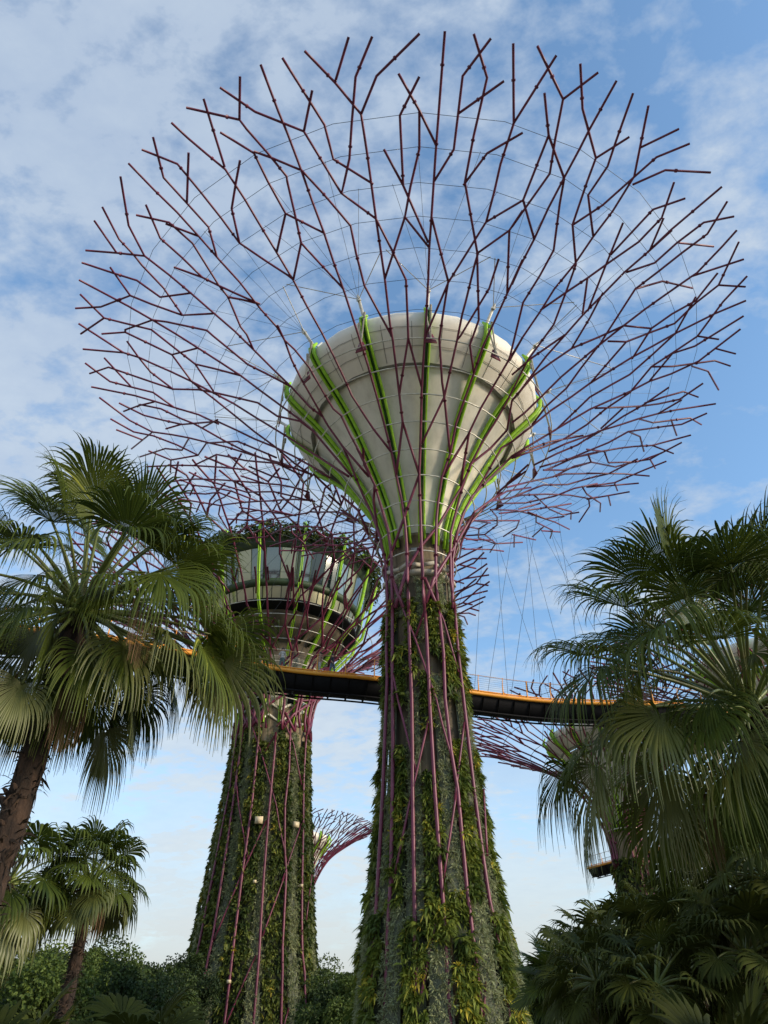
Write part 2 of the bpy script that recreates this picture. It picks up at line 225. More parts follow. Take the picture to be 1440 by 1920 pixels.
# ---------------------------------------------------------------- branch pattern of the nearest supertree
TILES = dict(A=(140, 180, 300), B=(140, 440, 300), C=(400, 60, 300), D=(400, 340, 300), E=(680, 50, 300), F=(680, 330, 300), G=(960, 60, 300), H=(960, 340, 300),
             I=(1160, 180, 280), J=(1140, 420, 300), K=(960, 580, 300), L=(1100, 680, 300), M=(160, 640, 300), N=(400, 600, 300), O=(680, 600, 300), P=(640, 840, 300), Q=(640, 1060, 400), R=(640, 1480, 400), S=(860, 820, 260))
TRACE = """A 175,1120 375,1408
A 100,1390 375,1412 B 630,192 850,362 1050,530 1245,700 N 192,100 360,265 535,440 700,600 870,785 985,870 1030,950 1165,1140 1400,1410
A 248,998 400,1290 B 530,180 605,275 800,480 970,725 1245,710
A 412,725 485,1165 B 630,195
B 65,252 345,345 560,412 770,562 1050,525
B 318,292 500,548
B 8,663 235,650 500,548 690,625 970,725
B 40,408 345,570 480,642 700,768 905,890 1110,1020 1305,1145 N 245,500 430,640 770,890 900,1000 1085,1220 1250,1410
B 48,535 265,750 430,792 690,855 950,1060 1085,1165 N 0,435 245,500
B 55,893 265,750
B 35,800 440,1062
B 75,1030 440,1062 580,1105 700,1160 865,1232 1060,1325 1250,1425 M 1335,560 N 183,752 370,870 485,940 730,1090 895,1200 1220,1410
B 700,768 830,785 1190,862 N 0,145 110,235 310,400 510,500 700,600
B 455,855 700,768
B 245,893 455,878 875,1080 1110,1020
B 455,855 455,878
B 875,1080 1060,1330 N 0,705 205,870 370,1005 555,1140 730,1290 890,1400
B 1085,1165 1250,1410
B 470,958 580,1110 685,1238 885,1390 M 1020,435 N 20,655 170,690 400,745 575,865 780,910 900,1000
B 265,1108 505,1365
B 93,1155 318,1322 505,1370 M 610,460 800,595
B 135,1250 305,1193 690,1325 885,1390
M 55,410 440,487 625,540 800,595 1020,660 1200,745 N 20,905 205,990 370,1070 555,1145 730,1230 890,1320 1050,1420
M 303,555 525,665 700,710 870,748 1165,722 1190,705 1050,780
M 725,787 870,745
M 345,630 475,580 620,545
M 470,590 490,568 680,607 860,695 970,738 1050,780 1270,905 1440,990 N 430,1240 700,1330
M 125,505 400,712 600,815 780,840 930,868 1100,910 N 118,1142 270,1190 430,1240 620,1290 850,1380
M 600,820 415,968
M 278,795 510,885
M 225,697 435,815 610,850 820,930 1015,1025 1090,915 N 218,1092 430,1180 570,1240
M 930,875 870,980 720,965 490,1040
M 568,985 770,1068 1015,1025
M 770,1068 765,1180
M 553,1128 830,1115 975,1118 1250,1135 1440,1155
M 975,1118 N 28,1210 160,1235 290,1265 570,1290 800,1400
A 555,1072 850,1138 1060,1325 B 1300,460 1380,560 D 245,1310 N 300,130 360,265
A 820,1150 1110,1260
A 640,978 770,1280 B 965,205 1150,385
B 895,293 1150,385 1300,460 D 192,1005 420,1105
D 125,1040 260,1065 400,1100
A 483,605 715,845 920,1045 1110,1255 B 1300,225 D 235,905 430,1155 570,1310 N 640,180 730,265 865,430 980,635 1080,800 1150,860 1230,1030 1360,1270 1430,1440
N 575,45 640,180 705,360 790,530 985,870
A 705,370 800,735 1010,965 1205,1180 B 1280,200 1300,225
A 1025,510 1010,965
A 605,483 925,612 1130,860 1320,1100 D 235,555 470,715 670,845 720,885
A 870,240 1020,380 1185,520 1355,660 C 240,1440 D 285,165 430,410 570,640 720,890 840,1120 975,1360 N 1080,320 1185,540 1245,680 1310,780 1440,980 O 260,1190
A 1160,25 1350,640
A 1005,105 C 235,790 300,875 485,1085 660,1300 D 665,0 735,300 790,555 720,885
D 790,555 960,740 1150,945 1170,970
C 240,400 235,790
C 60,500 375,718 815,895 940,1100 1145,1440 D 1155,110
C 890,525 815,895
C 62,903 365,1090 D 490,0 650,290 995,465
D 650,290 570,640
C 365,1075 530,1135 780,1240
C 240,1155 D 205,0 165,245 235,555
C 425,292 585,715 670,920 790,1240 D 890,180 995,460 1080,720 1170,970 1245,1200 1300,1370 O 46,405 130,700 190,920 260,1190 P 495,250 545,480 575,700 590,920 605,1440
C 790,1240 975,1440 D 1040,170 1235,400 1285,650 1360,940 F 250,1420 O 260,150
C 620,232 865,620 1000,835 1080,1145 1440,1370
C 820,170 1095,455 E -14,788 40,1140 80,1430 F 120,385 165,690 200,930 245,1330 O 270,175 330,670 360,920 300,1410
O 360,920 510,1390
C 1218,45 1095,455
C 1430,40 1280,405 1245,830 1225,1140 D 1180,0 1155,110 F 120,385 270,680 390,935 O 405,10 410,165 340,600 330,670
O 410,165 530,600
E 513,62 125,445 -14,788
E 322,422 510,755 660,1065
E 510,450 335,800 365,1430 F 590,600
E 190,1103 365,1430
E 510,760 510,1100 430,1440 F 380,370 595,640
F 380,370 200,925
E 740,40 690,700 655,1165 F 620,360 600,640 590,930 O 570,0 545,370 530,660 525,910 P 710,0 700,230 720,840 730,1130 750,1440
E 1000,65 1120,460 1000,980 920,1400 F 1030,680 O 1045,0 965,225 1000,480
E 1155,105 900,445 860,780 820,1105 645,1390
E 1272,490 865,780
F 1440,220 1110,415 770,960 575,1420 O 560,165
F 770,950 O 715,0 690,170 715,560 735,690 785,1190
F 620,370 770,950
F 1440,310 1320,490 1040,690
F 1320,490 1300,1060
F 1040,690 1010,790 930,1120 895,1250 O 850,180 735,690 520,1140
F 1440,750 1300,1060 1195,1290 O 1085,230 1000,480 920,700 840,930 790,1190 P 905,260 870,490 855,640 850,930 850,1180 870,1440
E 1440,955 1120,1140 905,1430
E 1355,150 1360,870 1240,1240 F 1185,140 1110,420
G 400,210 10,830
F 1225,745 1140,1010 880,1440 O 850,180
G 228,125 460,605 390,960 340,1275 H 0,410
G 775,365 460,605
G 292,548 330,930 470,1320
G 330,930 H 100,170 F 1440,220
H 100,170 200,520
G 942,437 690,890 615,1040 465,1320 H 325,245 200,520 70,770 0,930
G 470,1320 H 430,200 375,620 250,850 100,1090 15,1440 O 1320,350 1065,790 960,1010 885,1440
O 1435,165 1320,370
O 960,1015 720,1410
G 615,285 635,690 755,1135 675,1350 H 545,390 575,750 485,1000 375,1290 K 140,460 O 1290,750 1210,890 1085,1085 970,1300 920,1440
G 1055,945 755,1135
G 1090,550 930,1000 860,1210 H 685,125 730,490
G 1228,662 1100,1300 H 905,270 730,500 560,750 380,970 255,1170 K 90,260 0,410 O 1180,590
I 580,318 215,495
I 683,460 365,590 150,780 H 815,215 550,390
I 885,738 450,715 135,855
H 1000,372 850,740 680,1170
H 635,1195 680,870
H 1440,440 1230,630 1010,820 640,1200 K 475,235 310,420 180,590 70,740 0,820 O 1300,990
I 640,988 330,1095 H 890,660
I 535,830 415,1175 H 1140,545 860,740 680,870 485,1000 255,1160
H 1365,330 1240,620
I 995,875 505,1290 J 360,250
I 1048,1015 855,1330 J 665,260 450,430 245,585 0,965 K 800,300 620,530 490,710 310,870 180,1040
I 1110,1162 820,1220 J 620,170 420,350 165,435
J 640,170 950,203
J 1160,55 1030,200 800,440 755,470 540,620 335,765 140,915 K 700,390 440,610 280,770 115,930 0,1020
K 1000,150 780,250 540,350 350,480 190,600 0,820
H 820,1000 700,1230 K 540,345
J 1220,318 755,470
J 245,585 490,515 760,577
K 475,230 160,450 0,590
J 988,440 790,690 575,810 390,940 215,1215
J 390,940 140,915
J 1178,160 995,550 790,710 600,895 370,980 165,1060 0,1055
K 1030,290 700,670
J 1235,565 995,550
J 790,655 605,985
J 1253,468 1035,700 805,1010 580,1160 390,1285 K 1060,750 850,890 670,1040 480,1160 350,1215 0,1340
J 995,1038 810,1010
J 1240,690 965,805 815,880 605,985 400,1100 215,1200 K 695,670 530,790 350,910 180,1050 0,1190
J 605,985 400,1175 195,1355 K 900,675 700,790 400,1080 180,1210 0,1320
J 1220,828 910,1020 780,1100 580,1165 375,1410
J 1193,945 815,1235 565,1350 375,1415 K 1070,735 880,820 700,900 530,1000 380,1090 100,1260
J 1147,1168 965,1120
J 1100,1278 960,1230 580,1282 390,1285
J 755,1280 900,1325 L 1187,245
L 740,222 510,380 325,485 150,600 0,690
L 1048,185 865,310 835,330 650,370 500,390 330,400 75,410
L 1003,310 870,260 690,310 520,365
L 855,335 640,460
L 330,405 125,595
L 1160,370 805,425 635,460 465,505 300,560 100,620 K 590,1220 400,1300 200,1400
K 640,1135 350,1190 120,1270 0,1330
K 790,1100 480,1210 330,1280
L 465,505 595,540 930,498 1032,558
L 1082,455 855,555 690,575 375,620 195,720 0,800 K 530,1340 250,1420
L 760,515 810,655
L 385,625 480,665 515,798
L 937,652 590,745 420,755 295,770 155,795 K 690,1300 450,1370
L 780,817 590,745
L 857,717 670,815 465,890 380,895 195,900 160,800
L 675,810 570,870 465,885
L 570,870 617,952
L 460,865 195,1000 0,1045
L 717,887 520,965 415,1010 250,1080 0,1115
L 563,1020 330,1000 0,995
L 250,1080 277,1152
L 467,1085 170,1110 0,1120
L 385,1162 190,1197 0,1230
L 195,1197 215,1285
L 0,1180 125,1265 120,1342
L 40,895 255,938 465,885
L 0,780 155,800
L 40,895 10,820
S 180,800 330,750 600,760 720,790 1000,880 1150,955
S 180,790 420,790 620,770 980,720 1170,688
S 980,720 1168,770 1165,850
S 1250,778 1080,805 940,745 830,640 780,600
S 1095,822 900,845 720,775
S 805,800 803,880 975,965 950,1048
S 880,930 765,1033
S 150,865 630,865 860,970 1055,983
S 630,865 600,940 465,1030
S 150,865 330,890 560,1010 800,1065
S 578,1010 575,1140
S 100,930 210,950 205,1045 380,1105 665,1090
S 300,895 210,950
S 350,770 400,830 400,910 270,1010 80,1020
S 270,1010 385,1100 325,1195
S 80,1060 355,1068
S 90,1030 230,1215
S 50,1160 330,1165 468,1183
S 330,660 430,650 660,600 900,590 1150,600 1350,635 1440,620
S 1250,880 1360,715 1350,640
S 1440,665 1330,590 1280,510
S 620,745 850,685
S 400,690 700,680 1000,610 1200,530 1440,480
S 560,620 760,540 880,495 1130,490 1440,400
S 500,520 740,460 980,410 1100,380 1440,375
S 980,410 1200,300 1370,260
S 880,340 1080,340 1240,300 1370,260
S 900,340 1000,300 1200,210 1440,160
S 300,680 500,560 750,520
P 20,0 60,90 180,390 285,620 350,800 400,1050 420,1440
P 0,430 150,560 250,780 310,950 335,1130 345,1440
P 0,560 160,660 240,830 300,1000 350,1200
P 140,0 205,130 300,330 350,500 420,740 450,960 460,1440
P 195,0 205,150 295,320
P 300,330 290,480 320,700 310,950
P 700,240 560,640 470,890 380,1110
O 1300,990 P 1345,0 1170,140 1075,360 870,700 720,880 580,1110 490,1440
P 1125,0 1075,340
P 1240,0 1170,140 1090,350 1045,520 985,760 980,980 985,1200 1020,1440
K 0,1190 P 1440,0 1280,280 1120,540 1040,780 1000,1000 1000,1440
P 1440,400 1195,580 1110,740 1060,1000 1050,1440
K 0,1320 P 1440,170 1180,430 1095,590 1010,860
P 1195,580 1010,900 830,1180 760,1400
P 750,1170 870,1440
P 460,1180 560,1440"""
TRUNKTRACE = """P 750,1440 Q 575,450 600,1000 R 630,0 655,350 690,800 735,1584
P 605,1440 Q 460,520 475,900 480,1300 R 480,0 490,600 505,1300
P 460,1440 Q 345,700 348,1200 R 345,0 335,600 315,920
P 870,1440 Q 655,250 690,600 700,900 740,1250 R 785,0 850,700 880,930
P 1020,1440 Q 790,600 830,950 R 895,0 955,450 1000,750 1045,950 1100,1300 1140,1584
P 345,1440 Q 265,430 305,560 310,760
Q 250,850 280,1480 R 230,300 215,700
R 960,0 985,450
R 975,1300 955,1584
Q 1000,1584 905,1150 R 1000,300
Q 690,0 560,240
Q 560,310 500,480
Q 350,130 500,500 640,900 680,1070 775,1400
Q 565,100 690,370 790,720
Q 330,640 385,920 505,1390
Q 590,1040 465,1584
Q 830,1060 765,1584
Q 470,0 350,290
R 480,0 380,480 345,640
R 780,0 690,600
R 665,780 605,1050 500,1584
R 915,170 1000,940
R 270,1050 200,1350
R 300,1440 290,1584"""
def parse(txt):
    res = []
    for line in txt.split('\n'):
        pts = []; sc = None
        for tok in line.split():
            if ',' not in tok: ox, oy, sz = TILES[tok]; sc = sz/1440.0
            else:
                a, b = tok.split(','); pts.append((ox+float(a)*sc, oy+float(b)*sc))
        res.append(np.array(pts))
    return res
# ---------------------------------------------------------------- supertrees
TX, TY = 2.3, 40.0
PROF = np.array([(3.95, 0), (3.72, 4), (3.38, 8.4), (3.02, 13), (2.82, 16), (2.6, 20.5), (2.45, 24.6), (2.42, 26.2), (2.54, 27.8), (2.85, 29.6), (3.4, 31.28), (4.18, 32.84), (5.8, 35.1), (7.6, 37.02),
                 (9.05, 38.12), (10.55, 39.15), (13, 40.5), (16.5, 42.1), (19.5, 43.4), (22.22, 44.42), (25.85, 45.31), (28.5, 45.8)])
class Surf:
    """a trumpet-shaped surface of revolution the steel pipes lie on; (phi, s): s > 0 is arc length above the neck, s < 0 metres below it"""
    def __init__(s, prof, zn, cx, cy):
        s.cx, s.cy, s.zn = cx, cy, zn
        z = np.linspace(prof[0, 1], prof[-1, 1], 1500); r = np.interp(z, prof[:, 1], prof[:, 0])
        k = np.ones(25)/25; rp = np.pad(r, 12, mode='reflect', reflect_type='odd'); r = np.convolve(rp, k, 'valid')
        s.z, s.r = z, r
        a = np.concatenate([[0], np.cumsum(np.hypot(np.diff(r), np.diff(z)))]); s.a = a-np.interp(zn, z, a)
    def R(s, z): return np.interp(z, s.z, s.r)
    def pt(s, phi, sv, off=0.0):
        phi = np.asarray(phi, float); r = np.interp(sv, s.a, s.r)+off; z = np.interp(sv, s.a, s.z)
        return np.stack([s.cx+r*np.sin(phi), s.cy-r*np.cos(phi), z+0*r], -1)
    def hit(s, px, py):
        d = ray(px, py); t = np.linspace(8, 160, 4000); P = CAM+t[:, None]*d
        r = np.hypot(P[:, 0]-s.cx, P[:, 1]-s.cy); z = P[:, 2]
        g = np.where((z > s.z[-1]) | (z < 0), 1.0, r-s.R(z)); i = np.flatnonzero((g[:-1] > 0) & (g[1:] <= 0))
        if not len(i): return None
        i = i[0]; w = g[i]/(g[i]-g[i+1]); p = P[i]*(1-w)+P[i+1]*w
        return math.atan2(p[0]-s.cx, s.cy-p[1]), float(np.interp(p[2], s.z, s.a))
S1 = Surf(PROF, 24.6, TX, TY)
def surface_lines(lines, S, step=26):
    res = []
    for L in lines:
        pts = [L[0]]
        for a, b in zip(L[:-1], L[1:]):
            n = max(1, int(np.hypot(*(b-a))/step))
            pts += [a+(b-a)*k/n for k in range(1, n+1)]
        cur = []; prev = None
        for i, p in enumerate(pts):
            h = S.hit(*p)
            if h is None:
                if len(cur) > 1: res.append(np.array(cur))
                cur = []; prev = None; continue
            q = S.pt(h[0], h[1])
            if prev is not None and np.linalg.norm(q-prev) > 5.5:
                if len(cur) > 1: res.append(np.array(cur))
                cur = []
            if cur and abs(h[0]-cur[-1][0]) > math.pi: h = (h[0]+2*math.pi*(1 if h[0] < 0 else -1), h[1])
            cur.append(h); prev = q
        if len(cur) > 1: res.append(np.array(cur))
    return res
front = surface_lines(parse(TRACE), S1)
frontT = surface_lines(parse(TRUNKTRACE), S1)
def wrap(a): return (a+math.pi) % (2*math.pi)-math.pi
def mirror(lines, cell=(math.radians(7), 2.0), k=0.0):
    occ = set()
    key = lambda ph, sv: (int(math.floor(wrap(ph)/cell[0])), int(math.floor(sv/cell[1])))
    for L in lines:
        for ph, sv in L:
            if abs(wrap(ph)) > math.radians(75):
                a, b = key(ph, sv); occ.update((a+i, b+j) for i in (-1, 0, 1) for j in (-1, 0, 1)) if abs(wrap(ph)) > math.radians(112) else occ.add((a, b))
    back = []
    for L in lines:
        cur = []
        for ph, sv in L:
            if abs(wrap(ph)) > math.radians(96): ok = False; m = ph
            else: m = math.pi-ph+k; ok = key(m, sv) not in occ
            if ok: cur.append((m, sv))
            else:
                if len(cur) > 1: back.append(np.array(cur))
                cur = []
        if len(cur) > 1: back.append(np.array(cur))
    return back
PAT = front+mirror(front)
PATT = frontT+mirror(frontT)
SMAX = 34.0
def pipe_r(sv): return 0.077+0.033*np.clip(1-np.asarray(sv)/16.0, 0, 1)
def branches(S, root, scale=1.0, rot=0.0, nsec=24, n=6, pat=None, smax=None, collars=True, m=None):
    f = (smax or SMAX)/SMAX
    mbs = {}
    for L in (pat or PAT):
        ph = L[:, 0]+rot; sv = L[:, 1]*f
        k = int((wrap(ph[-1])+math.pi)/(2*math.pi)*nsec) % nsec
        mb = mbs.setdefault(k, MB()); P = S.pt(ph, sv)
        mb.tube(P, pipe_r(L[:, 1])*scale, n)
        if collars:
            for i in range(2, len(P)-2, 5):
                d = P[i+1]-P[i]; l = np.linalg.norm(d)
                if l > 0.5: c = P[i]+d*0.3; mb.tube([c-d/l*0.06, c+d/l*0.06], pipe_r(L[i, 1])*scale*1.6, 6)
    for k in sorted(mbs): mbs[k].build('steel_branch', m or MAG, root, smooth=True)
def trunk_pipes(S, root, scale=1.0, rot=0.0, zr=1.0, rep=1):
    for L in PATT:
        z = np.interp(L[:, 1], S1.a, S1.z)*zr; sv = np.interp(z, S.z, S.a)
        main = abs(L[-1, 0]-L[0, 0])*3.0 <= 0.45*abs(L[-1, 1]-L[0, 1])*0.35
        if main:
            if L[0, 1] < L[-1, 1]: L = L[::-1]
            if L[0, 1] < -6: continue
            t_, b_ = L[0], L[-1]; m1 = S1.a[0]
            add = []
            if b_[1] > m1+0.3: add = [(b_[0], m1+(b_[1]-m1)*q) for q in (0.66, 0.33, 0.0)]
            pre = [(t_[0], 0.6), (t_[0], (t_[1]+0.6)/2)] if t_[1] < -1.5 else []
            L = np.array(pre+[tuple(v) for v in L]+add)
        z = np.interp(L[:, 1], S1.a, S1.z)*zr; sv = np.interp(z, S.z, S.a)
        for j in range(rep):
            mb = MB(); ph = L[:, 0]+rot+j*0.55
            diag = not main
            thin = (0.058 if diag else 0.098)*scale
            mb.tube(S.pt(ph, sv), thin, 8); mb.build('trunk_brace' if diag else 'trunk_rib', MAG, root, smooth=True)
def ring(mb, S, sv, r, n=56, off=0.0, z0=0):
    ph = np.arange(n)*2*np.pi/n; mb.tube(S.pt(ph, np.full(n, sv), off), r, 5, closed=True)

def blades(mb, P, D, W, L, wid, droop, tint):
    """leaf strips: base point P, direction D, width direction W"""
    k = len(P); L = L[:, None]; wid = wid[:, None]; g = np.array([0, 0, -1.0])
    mid = P+D*L*0.5+g*droop[:, None]*L*0.12; tip = P+D*L*0.92+g*droop[:, None]*L*0.55
    V = np.stack([P-W*wid*0.3, P+W*wid*0.3, mid+W*wid*0.5, mid-W*wid*0.5, tip], 1).reshape(-1, 3)
    b = np.arange(k)[:, None]*5
    mb.add(V, b+np.array([[0, 1, 2, 3]]), b+np.array([[3, 2, 4]]), np.repeat(tint, 5))
def unit(v): return v/np.maximum(np.linalg.norm(v, axis=-1, keepdims=True), 1e-9)
def rosettes(mb, P, Nn, size, nb, tint, droop=(0.4, 1.3), wr=0.13, out=0.6, tj=0.12):
    """plants at P facing along Nn, each of nb blades"""
    k = len(P); Pn = np.repeat(P, nb, 0); NN = np.repeat(Nn, nb, 0); sz = np.repeat(size, nb)
    rnd = NR.normal(size=(k*nb, 3)); D = unit(NN*out+unit(rnd)*1.0+np.array([0, 0, 0.1])); D = unit(D+NN*np.maximum(0, 0.15-(D*NN).sum(1))[:, None])
    W = unit(np.cross(D, NR.normal(size=D.shape)))
    L = sz*NR.uniform(0.6, 1.15, k*nb); blades(mb, Pn, D, W, L, L*NR.uniform(wr*0.7, wr*1.4, k*nb), NR.uniform(*droop, k*nb), np.clip(np.repeat(tint, nb)+NR.normal(0, tj, k*nb), 0, 1))
def fern_fronds(mb, P, Nn, L, tint, nf=5, nl=11):
    k = len(P); P = np.repeat(P, nf, 0); NN = np.repeat(Nn, nf, 0); L = np.repeat(L, nf)*NR.uniform(0.7, 1.15, k*nf); tint = np.repeat(tint, nf)
    D = unit(NN*0.75+unit(NR.normal(size=P.shape))*0.8+np.array([0, 0, 0.35])); g = np.array([0, 0, -1.0]); S_ = unit(np.cross(D, g)+1e-6)
    for t in np.linspace(0.12, 1.0, nl):
        C_ = P+D*(L*t)[:, None]+g*(L*0.62*t*t)[:, None]; T_ = unit(D+g*1.24*t); l = L*0.30*math.sin(math.pi*min(1, 0.15+t*0.85))**0.7+0.01
        for s_ in (-1, 1):
            d2 = unit(S_*s_+T_*0.55+g*0.25); blades(mb, C_, d2, unit(T_), l, l*0.30, np.full(len(l), 0.4), np.clip(tint+NR.normal(0, 0.06, len(l)), 0, 1))
def panel(S, root, ph0, ph1, z0, z1, kind, dens=1.0, sc=1.0, base=-0.42, vis=True):
    """one strip of planting: a felt slab with plants on it"""
    low_ = (lambda q: np.interp(q, [0, 4, 6.5, 9, 13, 18], [0.42, 0.36, 0.22, 0.06, -0.04, -0.05])) if kind != 'ivy' else (lambda q: 0*q)
    c = (ph0+ph1)/2; mb = MB(); nz = max(2, int((z1-z0)/1.2)+1); z = np.linspace(z0, z1, nz); r = S.R(z)+base+low_(z)
    ph = np.linspace(ph0, ph1, 4); R0 = r[:, None]; edge = np.array([-0.12, 0, 0, -0.12])[None]
    G = lambda rr: np.stack([S.cx+rr*np.sin(ph)[None], S.cy-rr*np.cos(ph)[None], np.repeat(z[:, None], 4, 1)], -1)
    V = G(R0+edge); i = np.arange(nz-1)[:, None]; j = np.arange(3)[None]
    mb.add(V, np.stack([i*4+j, i*4+j+1, (i+1)*4+j+1, (i+1)*4+j], -1).reshape(-1, 4), m=0)
    Vb = G(R0-0.15); a, b = V[-1], Vb[-1]; a2, b2 = V[0], Vb[0]
    mb.add(np.concatenate([a, b]), [(q, q+1, q+5, q+4) for q in range(3)], m=0); mb.add(np.concatenate([a2, b2]), [(q+1, q, q+4, q+5) for q in range(3)], m=0)
    area = (z1-z0)*(ph1-ph0)*r.mean(); front_ = abs(wrap(c)) < math.radians(115)
    if not front_: dens *= 0.35
    if kind == 'fern': n = int(area*15*dens/sc**2)
    elif kind == 'ivy': n = int(area*30*dens/sc**2)
    else: n = int(area*62*dens/sc**2)
    pp = NR.uniform(ph0, ph1, n); zz_ = NR.uniform(z0-0.1, z1+0.1, n); nrm = np.stack([np.sin(pp), -np.cos(pp), 0*pp], -1)
    bulge = 0.16*np.sin(zz_*2.1+c*7)+0.12*np.sin(zz_*5.3+c*3)
    rr = S.R(zz_)+base+0.03+low_(zz_)
    if kind == 'fern':
        rr = rr+np.maximum(0, bulge)*0.8; P = np.stack([S.cx+rr*np.sin(pp), S.cy-rr*np.cos(pp), zz_], -1)
        patch = 0.5+0.28*np.sin(zz_*1.3+c*11)+0.15*np.sin(zz_*3.7+pp*9)+NR.normal(0, 0.13, n)
        h = n//2
        rosettes(mb, P[:h], nrm[:h], NR.uniform(0.2, 0.5, h)*sc, 9, patch[:h], droop=(0.1, 1.0), wr=0.2, out=0.8)
        rosettes(mb, P[h:], nrm[h:], NR.uniform(0.3, 0.62, n-h)*sc, 8, patch[h:]-0.05, droop=(0.6, 1.6), wr=0.24, out=0.5)
        if front_ and S is S1:
            i1 = NR.integers(0, n, max(1, int(area*1.6))); rosettes(mb, P[i1], nrm[i1], NR.uniform(0.3, 0.52, len(i1)), 15, NR.choice([0.35, 0.55, 0.95, 1.0], len(i1)), droop=(0.1, 0.7), wr=0.075, out=0.8, tj=0.05)
            i2 = NR.integers(0, n, max(1, int(area*1.5))); fern_fronds(mb, P[i2], nrm[i2], NR.uniform(0.35, 0.7, len(i2)), NR.uniform(0.35, 0.8, len(i2)))
        m = [FELT, FERN]
    elif kind == 'ivy':
        rr = rr+NR.uniform(0, 0.2, n)+np.maximum(0, bulge)*0.5; P = np.stack([S.cx+rr*np.sin(pp), S.cy-rr*np.cos(pp), zz_], -1)
        tb = panel.tb
        patch = tb+0.14*np.sin(zz_*0.9+c*5)+0.12*np.sin(zz_*2.9+c*13)+NR.normal(0, 0.12, n)
        rosettes(mb, P, nrm, NR.uniform(0.15, 0.36, n)*sc, 5, patch, droop=(0.3, 1.4), wr=0.42, out=0.5)
        m = [FELT, IVY]
    else:
        P = np.stack([S.cx+rr*np.sin(pp), S.cy-rr*np.cos(pp), zz_], -1)
        patch = 0.5+0.15*np.sin(zz_*4.1+c*5)+NR.normal(0, 0.16, n)
        rosettes(mb, P, nrm, NR.uniform(0.13, 0.27, n)*sc, 9, patch, droop=(0.0, 0.7), wr=0.11, out=0.9)
        big_ = NR.random(n) < 0.02
        if big_.any(): rosettes(mb, P[big_], nrm[big_], np.full(big_.sum(), 0.42)*sc, 16, np.full(big_.sum(), 0.45), droop=(0.2, 0.9), wr=0.05)
        m = [FELTS, SILV]
    # everything added after the slab uses the leaf material
    for k in range(3, len(mb.qm)): mb.qm[k][:] = 1
    for k in range(len(mb.tm)): mb.tm[k][:] = 1
    return mb.build('planting_panel', m, root, label={'fern': 'leafy fern and bromeliad planting strip', 'ivy': 'green climbing leaf planting strip', 'air': 'silvery grey air plant strip'}[kind])
panel.tb = 0.45

def funnel(S, root, ribs, outer, ribp, rot=0.0, n=None, memb=MEMB, plates=True, s=1.0):
    n = n or ribs*2
    """outer: list of (r, z, part)"""
    mb = MB(); mb.lathe([(r, z) for r, z in outer['cone']], ribs*4, S.cx, S.cy, rot, rot+2*np.pi); mb.build('funnel_cone', memb, root, smooth=False)
    mb = MB(); mb.lathe([(r, z) for r, z in outer['recess']], ribs*2, S.cx, S.cy, rot, rot+2*np.pi); mb.build('recess_shadow_band', RECESS_SHADE, root)
    mb = MB(); mb.lathe([(r, z) for r, z in outer['rim']], ribs*2, S.cx, S.cy, rot, rot+2*np.pi); mb.build('funnel_rim', MEMR, root, smooth=False)
    ribp = np.array(ribp, float)
    T = np.gradient(ribp, axis=0); T /= np.linalg.norm(T, axis=1)[:, None]; Nn = np.stack([T[:, 1], -T[:, 0]], -1)   # outward normal in (r, z)
    dep = np.linspace(0.22, 0.36, len(ribp))*s; dep[-1] = 0.2*s
    for k in range(ribs):
        ph = rot+k*2*np.pi/ribs; mb = MB(); e = np.array([math.cos(ph), math.sin(ph)])
        for side_, mi, w, dd in ((-1, 0, 0.13, 1.0), (1, 0, 0.13, 1.0), (0, 1, 0.20, 0.4)):
            V = []
            for i, (r, z) in enumerate(ribp):
                for o in (0.06, dep[i]*dd):
                    rr = r+Nn[i, 0]*o; zz2 = z+Nn[i, 1]*o
                    for q in (-1, 1):
                        x = side_*0.18*s+q*w/2*s
                        V.append((S.cx+rr*math.sin(ph)+x*e[0], S.cy-rr*math.cos(ph)+x*e[1], zz2))
            q = []; m_ = len(ribp)
            for i in range(m_-1):
                a = i*4; b = a+4
                q += [(a, a+1, b+1, b), (a+2, b+2, b+3, a+3), (a, b, b+2, a+2), (a+1, a+3, b+3, b+1)]
            q += [(0, 2, 3, 1), ((m_-1)*4, (m_-1)*4+1, (m_-1)*4+3, (m_-1)*4+2)]
            mb.add(V, q, m=mi)
        mb.build('funnel_rib', [GREEN, GRGAP], root)

# ---- the nearest supertree
st = empty('supertree', (TX, TY, 0), 'nearest supertree, its pale funnel and wide crown of purple steel branches overhead', 'supertree', 'supertrees')
# parts are built in world coordinates and keep them
def under(root):
    return root
class Root:
    pass
def attach_all(root, before):
    loc = Vector(root.location)
    for o in list(C.objects):
        if o not in before and o.parent is root: o.matrix_parent_inverse = Matrix.Translation(-loc)
_b = set(C.objects)
mb = MB(); mb.lathe([(3.1, -0.5), (2.9, 4), (2.6, 8.4), (2.35, 13), (2.15, 16), (2.05, 20.5), (1.98, 24), (1.95, 26.3)], 48, TX, TY)
for z in (18.6, 21.3, 24.1): pass
mb.build('concrete_trunk', CONCW, st, smooth=True)
mb = MB(); mb.lathe([(1.95, 26.3), (2.15, 26.35), (2.2, 26.6), (2.0, 26.75)], 28, TX, TY); mb.build('trunk_collar', CONCL, st)
mb = MB(); mb.lathe([(1.84, 26.7), (1.84, 29.35), (1.95, 29.4), (1.95, 29.6), (1.7, 29.62), (1.7, 31.0)], 48, TX, TY); mb.build('concrete_neck', CONC, st, smooth=False)
for z in (27.6, 28.5): mb = MB(); mb.lathe([(1.85, z), (1.862, z+0.02), (1.85, z+0.04)], 48, TX, TY); mb.build('casting_joint', SEAM, st)
